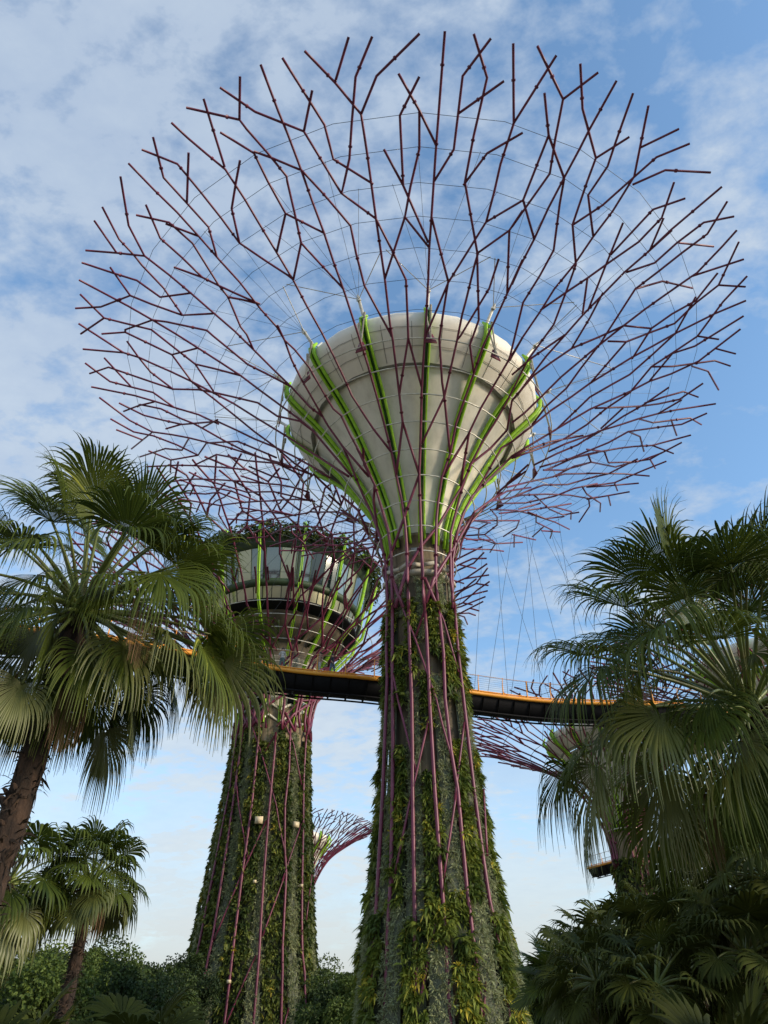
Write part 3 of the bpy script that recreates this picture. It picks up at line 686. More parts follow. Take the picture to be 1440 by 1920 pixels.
for z in (6, 9, 12, 15.4, 18.6, 21.4, 24.2): 
    rr = np.interp(z, [4, 8.4, 13, 16, 20.5, 24, 26.3], [2.9, 2.6, 2.35, 2.15, 2.05, 1.98, 1.95]); mb = MB(); mb.lathe([(rr-0.01, z), (rr+0.02, z+0.02), (rr-0.01, z+0.05)], 48, TX, TY); mb.build('casting_joint', SEAM, st)
# zigzag pale ledge under the neck, with floodlights
mb = MB(); n = 18
for k in range(n):
    a = k*2*np.pi/n; b = (k+1)*2*np.pi/n; ra, rb = (2.45, 2.1) if k % 2 else (2.1, 2.45)
    A = np.array([TX+ra*math.sin(a), TY-ra*math.cos(a), 26.95]); B = np.array([TX+rb*math.sin(b), TY-rb*math.cos(b), 26.95]); d = B-A; l = np.linalg.norm(d); ang = math.atan2(d[1], d[0])
    mb.box((A+B)/2, (l+0.05, 0.10, 0.26), [[math.cos(ang), -math.sin(ang), 0], [math.sin(ang), math.cos(ang), 0], [0, 0, 1]])
mb.build('neck_ledge', CONCL, st)
for ph, z in ((-0.14, 27.9), (-1.05, 27.2), (1.05, 27.2), (2.2, 27.3), (-2.2, 27.3)):
    mb = MB(); c_, s_ = math.cos(ph), math.sin(ph); R_ = np.array([[c_, -s_, 0], [s_, c_, 0], [0, 0, 1]])
    p = np.array([TX+2.25*s_, TY-2.25*c_, z]); mb.box(p, (0.52, 0.22, 0.5), R_); mb.box(p+np.array([s_, -c_, 0])*-0.2, (0.1, 0.4, 0.1), R_); mb.box(p+np.array([s_, -c_, 0])*0.12, (0.46, 0.03, 0.42), R_); mb.build('floodlight', LAMPM, st)
R14 = 14; ROT14 = math.radians(5)
cone = [(1.9, 29.7), (2.2, 30.6), (2.62, 31.8), (3.3, 33.4), (4.35, 35.2), (5.5, 37.1), (6.6, 38.7), (7.6, 40.0)]
funnel(S1, st, R14, dict(cone=cone, recess=[(7.6, 40.0), (7.66, 39.80), (7.88, 39.86)],
       rim=[(7.88, 39.86), (8.8, 40.72), (9.5, 41.45), (9.8, 42.0), (9.88, 42.6), (9.75, 42.95), (9.4, 43.1), (8.5, 43.0)]),
       [(1.96, 28.75), (2.2, 30.3), (2.66, 31.7), (3.36, 33.3), (4.4, 35.1), (5.55, 37.0), (6.7, 38.55), (7.75, 39.7), (8.7, 40.6), (9.45, 41.4), (9.86, 42.0), (9.95, 42.6), (9.75, 43.15)], ROT14)
# faint panel seams of the rim: two joints between ribs
mb = MB()
for k in range(28):
    ph = ROT14+(k+0.5)*2*np.pi/28; rr = np.array([(8.0, 39.95), (8.8, 40.7), (9.48, 41.42), (9.78, 41.98)])+np.array([0.0, -0.012])
    cc = math.cos(math.pi/28)
    mb.tube([(TX+(r*cc)*math.sin(ph), TY-(r*cc)*math.cos(ph), z) for r, z in rr], 0.018, 4)
for (r, z) in ((8.75, 40.64), (9.62, 41.6)):
    ph = np.arange(28)*2*np.pi/28+ROT14; mb.tube(np.stack([TX+r*np.sin(ph), TY-r*np.cos(ph), np.full(28, z-0.02)], -1), 0.016, 4, closed=True)
_o = mb.build('rim_seams', SEAM, st); _o['kind'] = 'stuff'
branches(S1, st)
trunk_pipes(S1, st)
mb = MB()
for yp in (1031, 984, 937, 889, 840, 788.5, 737, 685, 632):
    h = S1.hit(785, yp); mb2 = MB(); ring(mb2, S1, h[1], 0.048, 56, -0.06); mb2.build('hoop', WHITE, st, smooth=True)
rs = []
for yp in (580, 522, 464, 405, 342, 275, 211):
    h = S1.hit(785, yp); rs.append(h[1]); mb2 = MB(); ring(mb2, S1, h[1], 0.016, 28, 0.0); mb2.build('cable_ring', WIRE, st)
# hubs on the rim, their struts, rods and stay cables
for k in range(R14):
    ph = ROT14+k*2*np.pi/R14; e = np.array([math.sin(ph), -math.cos(ph), 0]); t_ = np.array([math.cos(ph), math.sin(ph), 0]); O = np.array([TX, TY, 0])
    hub = O+e*10.95+np.array([0, 0, 43.75]); mb = MB(); low_ = S1.pt(ph, S1.hit(785, 640)[1])+np.array([0, 0, 0.2])
    mb.tube([O+e*10.1+np.array([0, 0, 43.0]), hub], 0.12, 8); mb.tube([hub-e*0.05-np.array([0, 0, 0.1]), hub+e*0.25+np.array([0, 0, 0.2])], [0.2, 0.04], 8)
    mb.tube([O+e*9.7+np.array([0, 0, 43.1]), O+e*9.3+np.array([0, 0, 43.9])], 0.07, 8)
    mb.build('rim_hub', WHITE, st)
    for s2 in (-1, 1):
        a = O+e*10.35+t_*0.2*s2+np.array([0, 0, 41.9 if s2 < 0 else 42.9]); mb = MB(); mb.tube([a, low_+e*0.15], 0.06, 6); mb.tube([a, a+(low_-a)*0.18], 0.1, 6); mb.build('rim_strut', WHITE, st)
    mb = MB(); v = [low_-t_*0.42+np.array([0, 0, -0.35]), low_+t_*0.42+np.array([0, 0, -0.35]), low_+t_*0.14+np.array([0, 0, 0.55]), low_-t_*0.14+np.array([0, 0, 0.55])]
    v = v+[p+e*0.06 for p in v]; mb.add(v, [(0, 1, 2, 3), (7, 6, 5, 4), (0, 4, 5, 1), (1, 5, 6, 2), (2, 6, 7, 3), (3, 7, 4, 0)]); mb.build('strut_plate', MAGP, st)
    mb = MB()
    for s2 in (-1, 1): mb.tube([hub, S1.pt(ph+s2*0.215, rs[2], 0)], 0.03, 5)
    mb.build('stay_rod', WHITE, st)
    mb = MB()
    for s2 in (-1, 1): mb.tube([hub, S1.pt(ph+s2*0.09, rs[5], 0)], 0.013, 4); mb.tube([hub, S1.pt(ph+s2*0.17, rs[4], 0)], 0.013, 4)
    mb.build('stay_cables', WIRE, st)
# planting strips: 20 columns, staggered
NC = 20; w = 2*np.pi/NC
for k in range(NC):
    c = math.radians(-2)+k*w; a, b = c-w*0.44, c+w*0.44
    if k % 2 == 0: spec = [('air', 22.8, 26.2), ('fern', 17.2, 20.5), ('fern', 7.0, 14.6), ('air', 0, 7.0)]
    else: spec = [('fern', 20.3, 24.6), ('air', 7.6, 18.9), ('fern', 0, 7.6)]
    j = [-1.3, 0.4, 1.1, -0.5, 0.8, -0.9, 0.1][k % 7]
    for kind, z0, z1 in spec:
        panel(S1, st, a, b, max(0, z0+(j*0.8 if z0 else 0)), z1+j*0.8*(1 if z1 < 24 else 0.3), kind, dens=2.0 if kind == 'fern' else 1.35, base=-0.26, sc=0.92 if kind == 'fern' else 1.25)
attach_all(st, _b)

# ---- the supertree with the glazed drum, behind to the left
_p = at_y(531, 1150, 79.0); LX, LY = _p[0], 79.0
PROFL = np.array([(7.0, 0), (6.4, 6), (5.75, 13), (5.2, 19), (4.7, 25), (4.45, 30), (4.35, 33), (4.9, 36), (7.2, 38.8), (9.6, 41), (12.3, 43.2), (15, 45.2), (19, 47.6), (23, 49.4), (27, 50.6), (29, 51)])
S2 = Surf(PROFL, 31.5, LX, LY)
ob = empty('supertree', (LX, LY, 0), 'supertree with a glazed round room under its branches, behind the large left palm', 'supertree', 'supertrees')
_b = set(C.objects)
mb = MB(); mb.lathe([(5.6, -0.5), (5.0, 8), (4.4, 19), (3.9, 30), (3.7, 33.5)], 48, LX, LY); mb.build('concrete_trunk', CONC, ob, smooth=True)
mb = MB(); mb.lathe([(3.55, 30.5), (3.5, 33), (3.35, 33.1), (3.3, 36), (3.5, 36.1), (3.6, 37.4), (4.6, 38.6), (4.7, 39.2)], 40, LX, LY); mb.build('concrete_neck', CONCL, ob)
for z in (31.6, 33.0):
    mb = MB()
    for k in range(20):
        a, b = k*2*np.pi/20, (k+1)*2*np.pi/20; za, zb = (z, z+0.8) if k % 2 else (z+0.8, z)
        mb.tube([S2.pt(a, 0, -0.5)*[1, 1, 0]+[0, 0, za], S2.pt(b, 0, -0.5)*[1, 1, 0]+[0, 0, zb]], 0.14, 5)
    mb.build('neck_ledge', WHITE, ob)
for k in range(5):
    a = math.radians(-25)+k*2*np.pi/5; mb = MB()
    c_, s_ = math.cos(a), math.sin(a); mb.box([LX+3.3*s_, LY-3.3*c_, 34.6], (1.5, 0.5, 1.6), [[c_, -s_, 0], [s_, c_, 0], [0, 0, 1]]); mb.build('neck_opening', BLACK, ob)
g2 = lambda L_: [(r*(0.87 if z > 39.5 else 1.0), z+(0.9 if z > 39.5 else 0.0)) for r, z in L_]
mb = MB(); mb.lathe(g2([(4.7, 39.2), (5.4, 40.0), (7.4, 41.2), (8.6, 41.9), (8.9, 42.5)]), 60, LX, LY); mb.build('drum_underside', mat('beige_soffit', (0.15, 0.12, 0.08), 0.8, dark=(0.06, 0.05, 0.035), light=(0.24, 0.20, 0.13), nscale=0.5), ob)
mb = MB()
for k in range(24):
    a = k*2*np.pi/24+0.1; c_, s_ = math.cos(a), math.sin(a); mb.box([LX+6.1*s_, LY-6.1*c_, 41.6], (0.16, 2.8, 0.35), np.array([[c_, -s_, 0], [s_, c_, 0], [0, 0, 1]])@np.array([[1, 0, 0], [0, .9, .42], [0, -.42, .9]]))
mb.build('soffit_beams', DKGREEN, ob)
mb = MB(); mb.lathe(g2([(8.9, 42.5), (10.6, 42.9), (10.75, 43.1), (10.4, 43.25)]), 72, LX, LY); mb.build('lower_deck_edge', BLACK, ob)
mb = MB(); mb.lathe(g2([(10.45, 43.25), (10.9, 44.6)]), 54, LX, LY)
for k in range(54):
    a = k*2*np.pi/54; mb.tube([(LX+9.13*math.sin(a), LY-9.13*math.cos(a), 44.15), (LX+9.53*math.sin(a), LY-9.53*math.cos(a), 45.5)], 0.04, 4, m=1)
mb.build('lower_glass_band', [GLASS, BLACK], ob)
mb = MB(); mb.lathe(g2([(10.9, 44.6), (11.3, 44.7), (11.5, 45.0), (11.45, 45.35), (11.2, 45.4)]), 72, LX, LY); mb.build('middle_deck_edge', DKGREEN, ob)
mb = MB(); nW = 36
for k in range(nW):
    a, b = (k-0.5)*2*np.pi/nW, (k+0.5)*2*np.pi/nW; c = (a+b)/2
    dark = 1 if k in (3, 4, 14, 22, 27) else 3 if k == 2 or (k*5) % 7 in (0, 3, 4) or 18 < k < 32 else 0
    r0, r1 = 11.2, 12.1
    f_ = lambda r, t, z: (LX+r*0.87*math.sin(t), LY-r*0.87*math.cos(t), z+0.9)
    mb.add([f_(r0, a, 45.4), f_(r0, b, 45.4), f_(r1, b, 49.3), f_(r1, a, 49.3)], [(0, 1, 2, 3)], m=dark)
for k in range(nW):
    a = (k-0.5)*2*np.pi/nW; mb.tube([f_(11.22, a, 45.4), f_(12.13, a, 49.3)], 0.05, 4, m=2)
mb.build('upper_glass_band', [GLASS, GLASSD, DKGREEN, GLASSG], ob)
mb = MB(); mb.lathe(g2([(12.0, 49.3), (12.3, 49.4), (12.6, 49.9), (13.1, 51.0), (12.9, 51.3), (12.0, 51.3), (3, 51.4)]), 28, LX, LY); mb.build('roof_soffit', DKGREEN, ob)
mb = MB(); ph = NR.uniform(0, 2*np.pi, 2600); rr = NR.uniform(10.7, 12.4, 2600); zz_ = 52.1+NR.uniform(-0.9, 0.9, 2600)
rosettes(mb, np.stack([LX+rr*np.sin(ph), LY-rr*np.cos(ph), zz_], -1), np.stack([np.sin(ph), -np.cos(ph), 0*ph+.3], -1), np.full(2600, 0.5), 5, NR.uniform(0, .5, 2600), wr=0.4); mb.build('roof_planting', IVY, ob, label='dark leafy planting hanging round the roof edge')
ribp = np.array([(3.75, 31.5), (3.8, 34), (4.2, 36.5), (5.4, 38.8), (7.7, 41.5), (9.9, 44.1), (10.7, 47), (11.3, 50), (11.9, 52.4), (11.5, 53.2), (10.9, 53.2)])
T = np.gradient(ribp, axis=0); T /= np.linalg.norm(T, axis=1)[:, None]
for k in range(14):
    ph = math.radians(-8)+k*2*np.pi/14; mb = MB(); e = np.array([math.cos(ph), math.sin(ph), 0])
    for s_ in (-1, 1):
        V = []
        for i, (r, z) in enumerate(ribp):
            for o in (0, 0.35):
                r2, z2 = r+T[i, 1]*o, z-T[i, 0]*o
                for q in (-1, 1): V.append(np.array([LX+r2*math.sin(ph), LY-r2*math.cos(ph), z2])+e*(s_*0.09+q*0.045))
        q = []
        for i in range(len(ribp)-1):
            a = i*4; b = a+4; q += [(a, a+1, b+1, b), (a+2, b+2, b+3, a+3), (a, b, b+2, a+2), (a+1, a+3, b+3, b+1)]
        mb.add(V, q)
    mb.build('funnel_rib', GREEN, ob)
branches(S2, ob, scale=1.45, rot=0.35, n=5, smax=float(np.interp(50.4, S2.z, S2.a)), collars=False)
branches(S2, ob, scale=1.35, rot=1.93, n=5, nsec=8, smax=float(np.interp(50.4, S2.z, S2.a)), collars=False, pat=[q for q in (L[L[:, 1] < SMAX*0.6] for L in PAT) if len(q) > 1])
trunk_pipes(S2, ob, scale=1.15, rot=0.2, zr=31.5/24.6, rep=1)
for z in (34.2, 35.4, 36.6, 37.7, 38.7, 39.6, 40.5, 41.5, 42.5):
    mb = MB(); ring(mb, S2, float(np.interp(z, S2.z, S2.a)), 0.045, 56, -0.08); mb.build('hoop', WHITE, ob)
for z in (44.5, 46.4, 48, 49.3):
    mb = MB(); ring(mb, S2, float(np.interp(z, S2.z, S2.a)), 0.02, 28); mb.build('cable_ring', WIRE, ob)
NC2 = 30; w = 2*np.pi/NC2
for k in range(NC2):
    c = k*w; ztop = 30.2+((k*7) % 5-2)*0.5
    kind = 'air' if k % 3 == 1 else 'ivy'; panel.tb = [0.30, 0.5, 0.62, 0.42, 0.2][k*3 % 5]
    panel(S2, ob, c-w*0.47, c+w*0.47, 0, ztop, kind, dens=(1.5 if kind == 'ivy' else 1.5), sc=1.5 if kind == 'ivy' else 1.9, base=-0.35)
for px, py, wd in ((486, 1539, 0.75), (552, 1547, 0.6), (478, 1654, 0.28), (561, 1661, 0.25), (351, 1845, 0.3), (431, 1841, 0.3)):
    h = S2.hit(px, py)
    if h is None: continue
    c_, s_ = math.cos(h[0]), math.sin(h[0]); p = S2.pt(h[0], h[1], 0.25); mb = MB(); mb.box(p, (wd, 0.3, wd*0.85), [[c_, -s_, 0], [s_, c_, 0], [0, 0, 1]]); mb.box(p-np.array([s_, -c_, 0])*0.3, (0.1, 0.5, 0.1), [[c_, -s_, 0], [s_, c_, 0], [0, 0, 1]]); mb.build('wall_box', CREAM, ob, label='cream box fixed to the planted trunk')
attach_all(ob, _b)

# ---- three smaller supertrees further off
def far_super(px, py, D, H, Rt, label, rot, trunk_r=1.0):
    p = at_y(px, py, D); x = p[0]; kz = H/45.31; kr = Rt/25.85
    prof = PROF.copy(); zn = prof[:, 1] > 27; prof[:, 1] *= kz
    prof[:, 0] = np.where(prof[:, 1] < 27*kz, prof[:, 0]*kz*trunk_r, prof[:, 0]*(kz*trunk_r+(kr-kz*trunk_r)*np.clip((prof[:, 1]/kz-27)/12, 0, 1)))
    S = Surf(prof, 24.6*kz, x, D); r = empty('supertree', (x, D, 0), label, 'supertree', 'supertrees'); b_ = set(C.objects)
    mb = MB(); mb.lathe([(3.1*kz, 0), (2.2*kz, 16*kz), (1.9*kz, 30*kz)], 24, x, D); mb.build('concrete_trunk', CONC, r, smooth=True)
    g = lambda L: [(q*kr if z > 32 else q*(kz+(kr-kz)*max(0, (z-27)/6)), z*kz) for q, z in L]
    funnel(S, r, R14, dict(cone=g(cone), recess=g([(7.2, 40.5), (7.5, 40.15), (7.95, 40.45)]), rim=g([(7.95, 40.45), (9.7, 41.65), (10.1, 42.3), (9.9, 43.0), (8.5, 43.0)])),
           g([(2.1, 28.75), (2.45, 31.6), (3.8, 35.3), (6.4, 39.1), (9.5, 41.3), (10.25, 42.75), (9.95, 43.35)]), rot)
    branches(S, r, scale=1.25, rot=rot, n=4, nsec=16, smax=float(np.interp(45.0*kz, S.z, S.a)), collars=False)
    for L in PATT[:26]:
        mb = MB(); z = np.interp(L[:, 1], S1.a, S1.z)*kz; mb.tube(S.pt(L[:, 0]+rot, np.interp(z, S.z, S.a)), 0.12, 5); mb.build('trunk_rib', MAG, r)
    for z in (29, 32, 35, 38):
        mb = MB(); ring(mb, S, float(np.interp(z*kz, S.z, S.a)), 0.06, 32, -0.05); mb.build('hoop', WHITE, r)
    for z in (40.5, 42.5, 44):
        mb = MB(); ring(mb, S, float(np.interp(z*kz, S.z, S.a)), 0.03, 32, 0); mb.build('cable_ring', WIRE, r)
    panel.tb = 0.4
    for k in range(12):
        panel(S, r, k*np.pi/6-0.24, k*np.pi/6+0.24, 0, 25*kz, 'ivy', dens=0.8, sc=2.2, base=-0.2)
    attach_all(r, b_); return r, S
far_super(560, 1590, 150.0, 39.5, 15.5, 'small distant supertree seen between the two planted trunks', 0.4)
far_super(1148, 1450, 86.0, 35, 18.5, 'supertree half hidden behind the right palm, its branches reaching left under the walkway', 1.0)
far_super(1440, 1270, 72.0, 38, 19, 'supertree behind the top of the right palm, its funnel at the right edge', 0.7)

# ---------------------------------------------------------------- elevated walkway
def spline(P, n=14):
    P = np.array(P, float); Q = np.concatenate([[2*P[0]-P[1]], P, [2*P[-1]-P[-2]]]); o = []
    for i in range(1, len(Q)-2):
        for t in np.arange(n)/n:
            a, b, c, d = Q[i-1:i+3]; o.append(0.5*((2*b)+(-a+c)*t+(2*a-5*b+4*c-d)*t*t+(-a+3*b-3*c+d)*t**3))
    o.append(P[-1]); return np.array(o)
DZ = 22.0
def deck_pt(px, py): d = ray(px, py); return CAM+d*((DZ-CAM[2])/d[2])
path = spline([(-46, 41), (-32, 38), (-20, 38), deck_pt(500, 1252)[:2]+[0, 1.0], deck_pt(705, 1274)[:2]+[0, 1.0], deck_pt(1010, 1314)[:2]+[0, 1.0],
               (22, 50.5), (33, 56), (40, 64), (42, 74), (38, 85), (32, 95), (27, 103)])
T = unit(np.gradient(path, axis=0)); NV = np.stack([-T[:, 1], T[:, 0]], -1)
if NV[len(NV)//4, 1] < 0: NV = -NV
wk = empty('walkway', (path[0][0], path[0][1], DZ), 'long curved orange and black elevated walkway passing behind the middle trunk', 'walkway'); _b = set(C.objects)
Zc = lambda z: np.full((len(path), 1), z)
def off(o, z): return np.concatenate([path+NV*o, Zc(z)], 1)
def strip(name, prof_, m):
    mb = MB(); R_ = [off(o, z) for o, z in prof_]; k = len(prof_); V = np.stack(R_, 1).reshape(-1, 3); n_ = len(path)
    i = np.arange(n_-1)[:, None]; j = np.arange(k)[None]; j2 = (j+1) % k
    mb.add(V, np.stack([i*k+j, i*k+j2, (i+1)*k+j2, (i+1)*k+j], -1).reshape(-1, 4)); return mb.build(name, m, wk)
strip('deck', [(-0.95, 22.0), (0.95, 22.0), (0.95, 21.86), (0.45, 21.05), (-0.45, 21.05), (-0.95, 21.86)], BLACK)
RAILC = mat('pale_orange_rail', (0.50, 0.30, 0.16), 0.5)
for s_ in (-1, 1):
    mb = MB(); mb.tube(off(s_*1.05, 21.98), 0.135, 8); mb.build('edge_tube', ORANGE, wk, smooth=True)
    mb = MB(); mb.tube(off(s_*1.02, 22.2), 0.045, 6); mb.build('kick_rail', ORANGE, wk)
    mb = MB(); mb.tube(off(s_*1.22, 23.25), 0.022, 6); mb.build('hand_rail', RAILC, wk)
    mb = MB()
    for z in np.arange(22.35, 23.2, 0.14): mb.tube(off(s_*(1.05+(z-22)*0.13), z), 0.007, 4)
    mb.build('rail_wires', WIRE, wk)
arc = np.concatenate([[0], np.cumsum(np.linalg.norm(np.diff(path, axis=0), axis=1))]); tot = arc[-1]
def at_arc(a): return np.array([np.interp(a, arc, path[:, 0]), np.interp(a, arc, path[:, 1])]), unit(np.array([np.interp(a, arc, NV[:, 0]), np.interp(a, arc, NV[:, 1])]))
for s_ in (-1, 1):
    mb = MB()
    for a in np.arange(1.0, tot, 1.9):
        p, nv = at_arc(a); P0 = np.array([*(p+nv*s_*1.08), 21.95]); P1 = np.array([*(p+nv*s_*1.12), 22.9]); P2 = np.array([*(p+nv*s_*1.24), 23.3]); mb.tube([P0, P1, P2], [0.05, 0.035, 0.02], 5)
    o_ = mb.build('rail_posts', ORANGE, wk); o_['kind'] = 'stuff'
mb = MB()
for a in np.arange(0.6, tot, 1.2):
    p, nv = at_arc(a); mb.tube([[*(p-nv*0.5), 20.95], [*(p+nv*0.5), 20.95]], 0.05, 4); mb.tube([[*(p+nv*0.95), 21.8], [*(p+nv*0.5), 20.95]], 0.04, 4); mb.tube([[*(p-nv*0.95), 21.8], [*(p-nv*0.5), 20.95]], 0.04, 4)
for s_ in (-1, 1): mb.tube(off(s_*0.5, 20.93), 0.06, 6)
mb.build('under_truss', BLACK, wk)
def top_pt(px, py):
    h = S1.hit(px, py); return S1.pt(*h) if h else None
hang = [(985, 985, 14.0), (1005, 975, 9.5), (985, 985, 11.5), (960, 1000, 7.5), (1030, 990, 16.5), (905, 1020, 6.5), (930, 1010, 9.0), (930, 1010, 12.5), (1005, 975, 18.5), (1030, 990, 20.0), (1045, 960, 14.5)]
for px, py, xx in hang:
    t = top_pt(px, py)
    if t is None: continue
    i = int(np.argmin(abs(path[:len(path)//2+30, 0]-xx))); e_ = np.array([*(path[i]+NV[i]*0.9), 22.0]); mb = MB(); mb.tube([t, e_], 0.014, 4); mb.build('hanger_cable', WIRE, wk)
for xx in (-14, -10, -6.5, -3):
    for dx in (-3, 3):
        i = int(np.argmin(abs(path[:, 0]-xx))); e_ = np.array([*(path[i]+NV[i]*0.9), 22.0]); ph = math.atan2(xx+dx-TX, TY-56); mb = MB(); mb.tube([S1.pt(ph, 20), e_], 0.014, 4); mb.build('hanger_cable', WIRE, wk)
attach_all(wk, _b)

# ---------------------------------------------------------------- people on the walkway
SKIN = mat('skin', (0.42, 0.25, 0.17), 0.55); HAIR = mat('dark_hair', (0.02, 0.015, 0.012), 0.6)
def person(x, off_, rot, shirt, legs, label, walk=0.16):
    i = int(np.argmin(abs(path[:len(path)//2, 0]-x))); p = path[i]+NV[i]*off_
    me = bpy.data.meshes.new('person'); z = 22.0
    V = [(0, 0, .95), (0, 0, 1.12), (0, 0, 1.30), (0, 0, 1.43), (0, 0, 1.50), (0, -.01, 1.57), (0, -.015, 1.66),
         (.17, 0, 1.38), (.23, .02, 1.12), (.22, -.10, .90), (.22, -.13, .82), (-.17, 0, 1.38), (-.24, -.02, 1.12), (-.22, -.16, .95), (-.21, -.2, .87),
         (.09, -walk*.4, .88), (.10, -walk*.8, .49), (.10, -walk*.9, .09), (.10, -walk*.9-.14, .04), (-.09, walk*.4, .88), (-.10, walk*.6, .49), (-.10, walk*1.1, .10), (-.10, walk*1.1-.13, .04)]
    R_ = [(.14, .105), (.125, .095), (.15, .10), (.13, .085), (.05, .05), (.062, .075), (.075, .09), (.055, .055), (.042, .042), (.03, .03), (.032, .02), (.055, .055), (.042, .042), (.03, .03), (.032, .02),
          (.085, .09), (.06, .065), (.04, .042), (.035, .03), (.085, .09), (.06, .065), (.04, .042), (.035, .03)]
    E = [(0, 1), (1, 2), (2, 3), (3, 4), (4, 5), (5, 6), (3, 7), (7, 8), (8, 9), (9, 10), (3, 11), (11, 12), (12, 13), (13, 14), (0, 15), (15, 16), (16, 17), (17, 18), (0, 19), (19, 20), (20, 21), (21, 22)]
    me.from_pydata([(a, b, c) for a, b, c in V], E, []); o = bpy.data.objects.new('person', me); C.objects.link(o)
    sk = o.modifiers.new('skin', 'SKIN'); sb = o.modifiers.new('sub', 'SUBSURF'); sb.levels = sb.render_levels = 1
    for k, r_ in enumerate(R_): me.skin_vertices[0].data[k].radius = r_
    me.skin_vertices[0].data[0].use_root = True
    dg = bpy.context.evaluated_depsgraph_get(); m2 = bpy.data.meshes.new_from_object(o.evaluated_get(dg)); o.modifiers.clear(); o.data = m2
    for m_ in (SKIN, shirt, legs, BLACK): m2.materials.append(m_)
    for f in m2.polygons:
        c = f.center; f.use_smooth = True
        f.material_index = 3 if c.z < .08 else 2 if c.z < .98 and abs(c.x) < .19 else 1 if (c.z < 1.47 and (c.z > 1.15 or abs(c.x) < .17)) else 0
    mb = MB(); th = np.linspace(0, np.pi*0.62, 7); mb.lathe([(0.10*math.sin(t), 1.66+0.115*math.cos(t)) for t in th], 14, 0, 0.02)
    h = mb.build('hair', HAIR, o, smooth=True)
    o.location = (p[0], p[1], z); o.rotation_euler = (0, 0, rot); tag(o, label, 'person', 'people on the walkway')
    return o
TEAL = mat('teal_cloth', (0.10, 0.16, 0.15), 0.9); GREYC = mat('pale_cloth', (0.5, 0.48, 0.45), 0.9); BRN = mat('tan_cloth', (0.32, 0.2, 0.13), 0.9); JEAN = mat('blue_jeans', (0.10, 0.15, 0.22), 0.9); DKC = mat('dark_cloth', (0.03, 0.03, 0.035), 0.9)
person(deck_pt(509, 1240)[0], -0.62, 0.4, GREYC, TEAL, 'person in a pale top standing at the left end of the visible walkway')
person(deck_pt(590, 1240)[0], -0.62, -0.6, BRN, GREYC, 'person in a brown top and pale shorts walking on the walkway', 0.2)
person(deck_pt(613, 1240)[0], -0.55, 1.2, DKC, JEAN, 'person in a black top and blue jeans on the walkway, nearest the middle trunk')
# ---------------------------------------------------------------- fan palms
FIBRE = mat('palm_fibre', (0.07, 0.038, 0.018), 0.95, dark=(0.015, 0.009, 0.005), light=(0.20, 0.12, 0.06), tintmix=0.8)
G_ = np.array([0, 0, -1.0])
def frond_mesh(mb, H, a, nrm, R, nseg=40, K=9, spread=2.45, droop=1.0, split=0.5, tint=0.5, fold=0.16, m=0):
    """a costapalmate fan: pleated and joined near the stalk, split and hanging at the ends"""
    a = unit(a); nrm = unit(nrm-a*np.dot(nrm, a)); b = np.cross(nrm, a)
    th = np.linspace(-spread, spread, nseg); dth = th[1]-th[0]
    Lj = R*(1.0-0.30*(np.abs(th)/spread)**1.6)*NR.uniform(0.90, 1.08, nseg)
    d = np.cos(th)[:, None]*a+np.sin(th)[:, None]*b-nrm*(0.22*np.cos(th*0.5)**2)[:, None]*0+nrm*(0.35*(np.abs(th)/spread)**2)[:, None]
    d = unit(d); P = np.repeat(H[None], nseg, 0)+d*0.02; rest = unit(-np.sin(th)[:, None]*a+np.cos(th)[:, None]*b)
    t = np.linspace(0, 1, K+1); sp = split+0.10*(droop < 1.0)+0.08*np.cos(th)+NR.normal(0, 0.03, nseg)
    lim = NR.uniform(0.6, 1.6, nseg); rows = []; dist = np.zeros(nseg)
    tw = NR.normal(0, 0.25, nseg)
    for k in range(K+1):
        u = t[k]
        w = np.where(u < sp, u*Lj*dth*0.5*1.02, sp*Lj*dth*0.5*(0.20+0.80*np.clip(1-(u-sp)/(1-sp)*1.15, 0, 1)**1.3)); w = np.maximum(w*(1 if u < 0.999 else 0.3), 0.002)
        nn = unit(np.cross(d, rest)); nn = np.where((nn@nrm)[:, None] < 0, -nn, nn)
        tww = tw*np.clip((u-sp)*3, 0, 1); side = rest*np.cos(tww)[:, None]+nn*np.sin(tww)[:, None]
        f = fold*w*6*np.where(u < sp, 1, 0.8); alt = nn*(w*0.75)[:, None]
        rows.append(np.stack([P-side*w[:, None], P+alt*0.55, P+side*w[:, None]], 1))
        if k < K:
            st_ = (t[k+1]-t[k])*Lj*np.where(u < sp, 1.0, 1.35)
            g = droop*lim*np.where(u < sp*0.85, 0.035, 0.34+1.9*np.clip(u-sp, 0, 1))*(9.0/K)
            d = unit(d+G_*g[:, None]); P = P+d*st_[:, None]
            rest = unit(rest-d*(rest*d).sum(1)[:, None])
    V = np.stack(rows, 1)              # nseg, K+1, 3, 3
    i = np.arange(nseg)[:, None, None]; k = np.arange(K)[None, :, None]; c = np.arange(2)[None, None]
    ix = lambda k_, c_: (i*(K+1)+k_)*3+c_
    q = np.stack([ix(k, c), ix(k, c+1), ix(k+1, c+1), ix(k+1, c)], -1).reshape(-1, 4)
    tn = np.clip(tint+NR.normal(0, 0.12, nseg), 0, 1)
    tt = tn[:, None, None]+np.array([-0.06, 0.05, 0.06])[None, None]+0*V[..., 0]
    mb.add(V.reshape(-1, 3), q, None, np.clip(tt, 0, 1).reshape(-1), m)
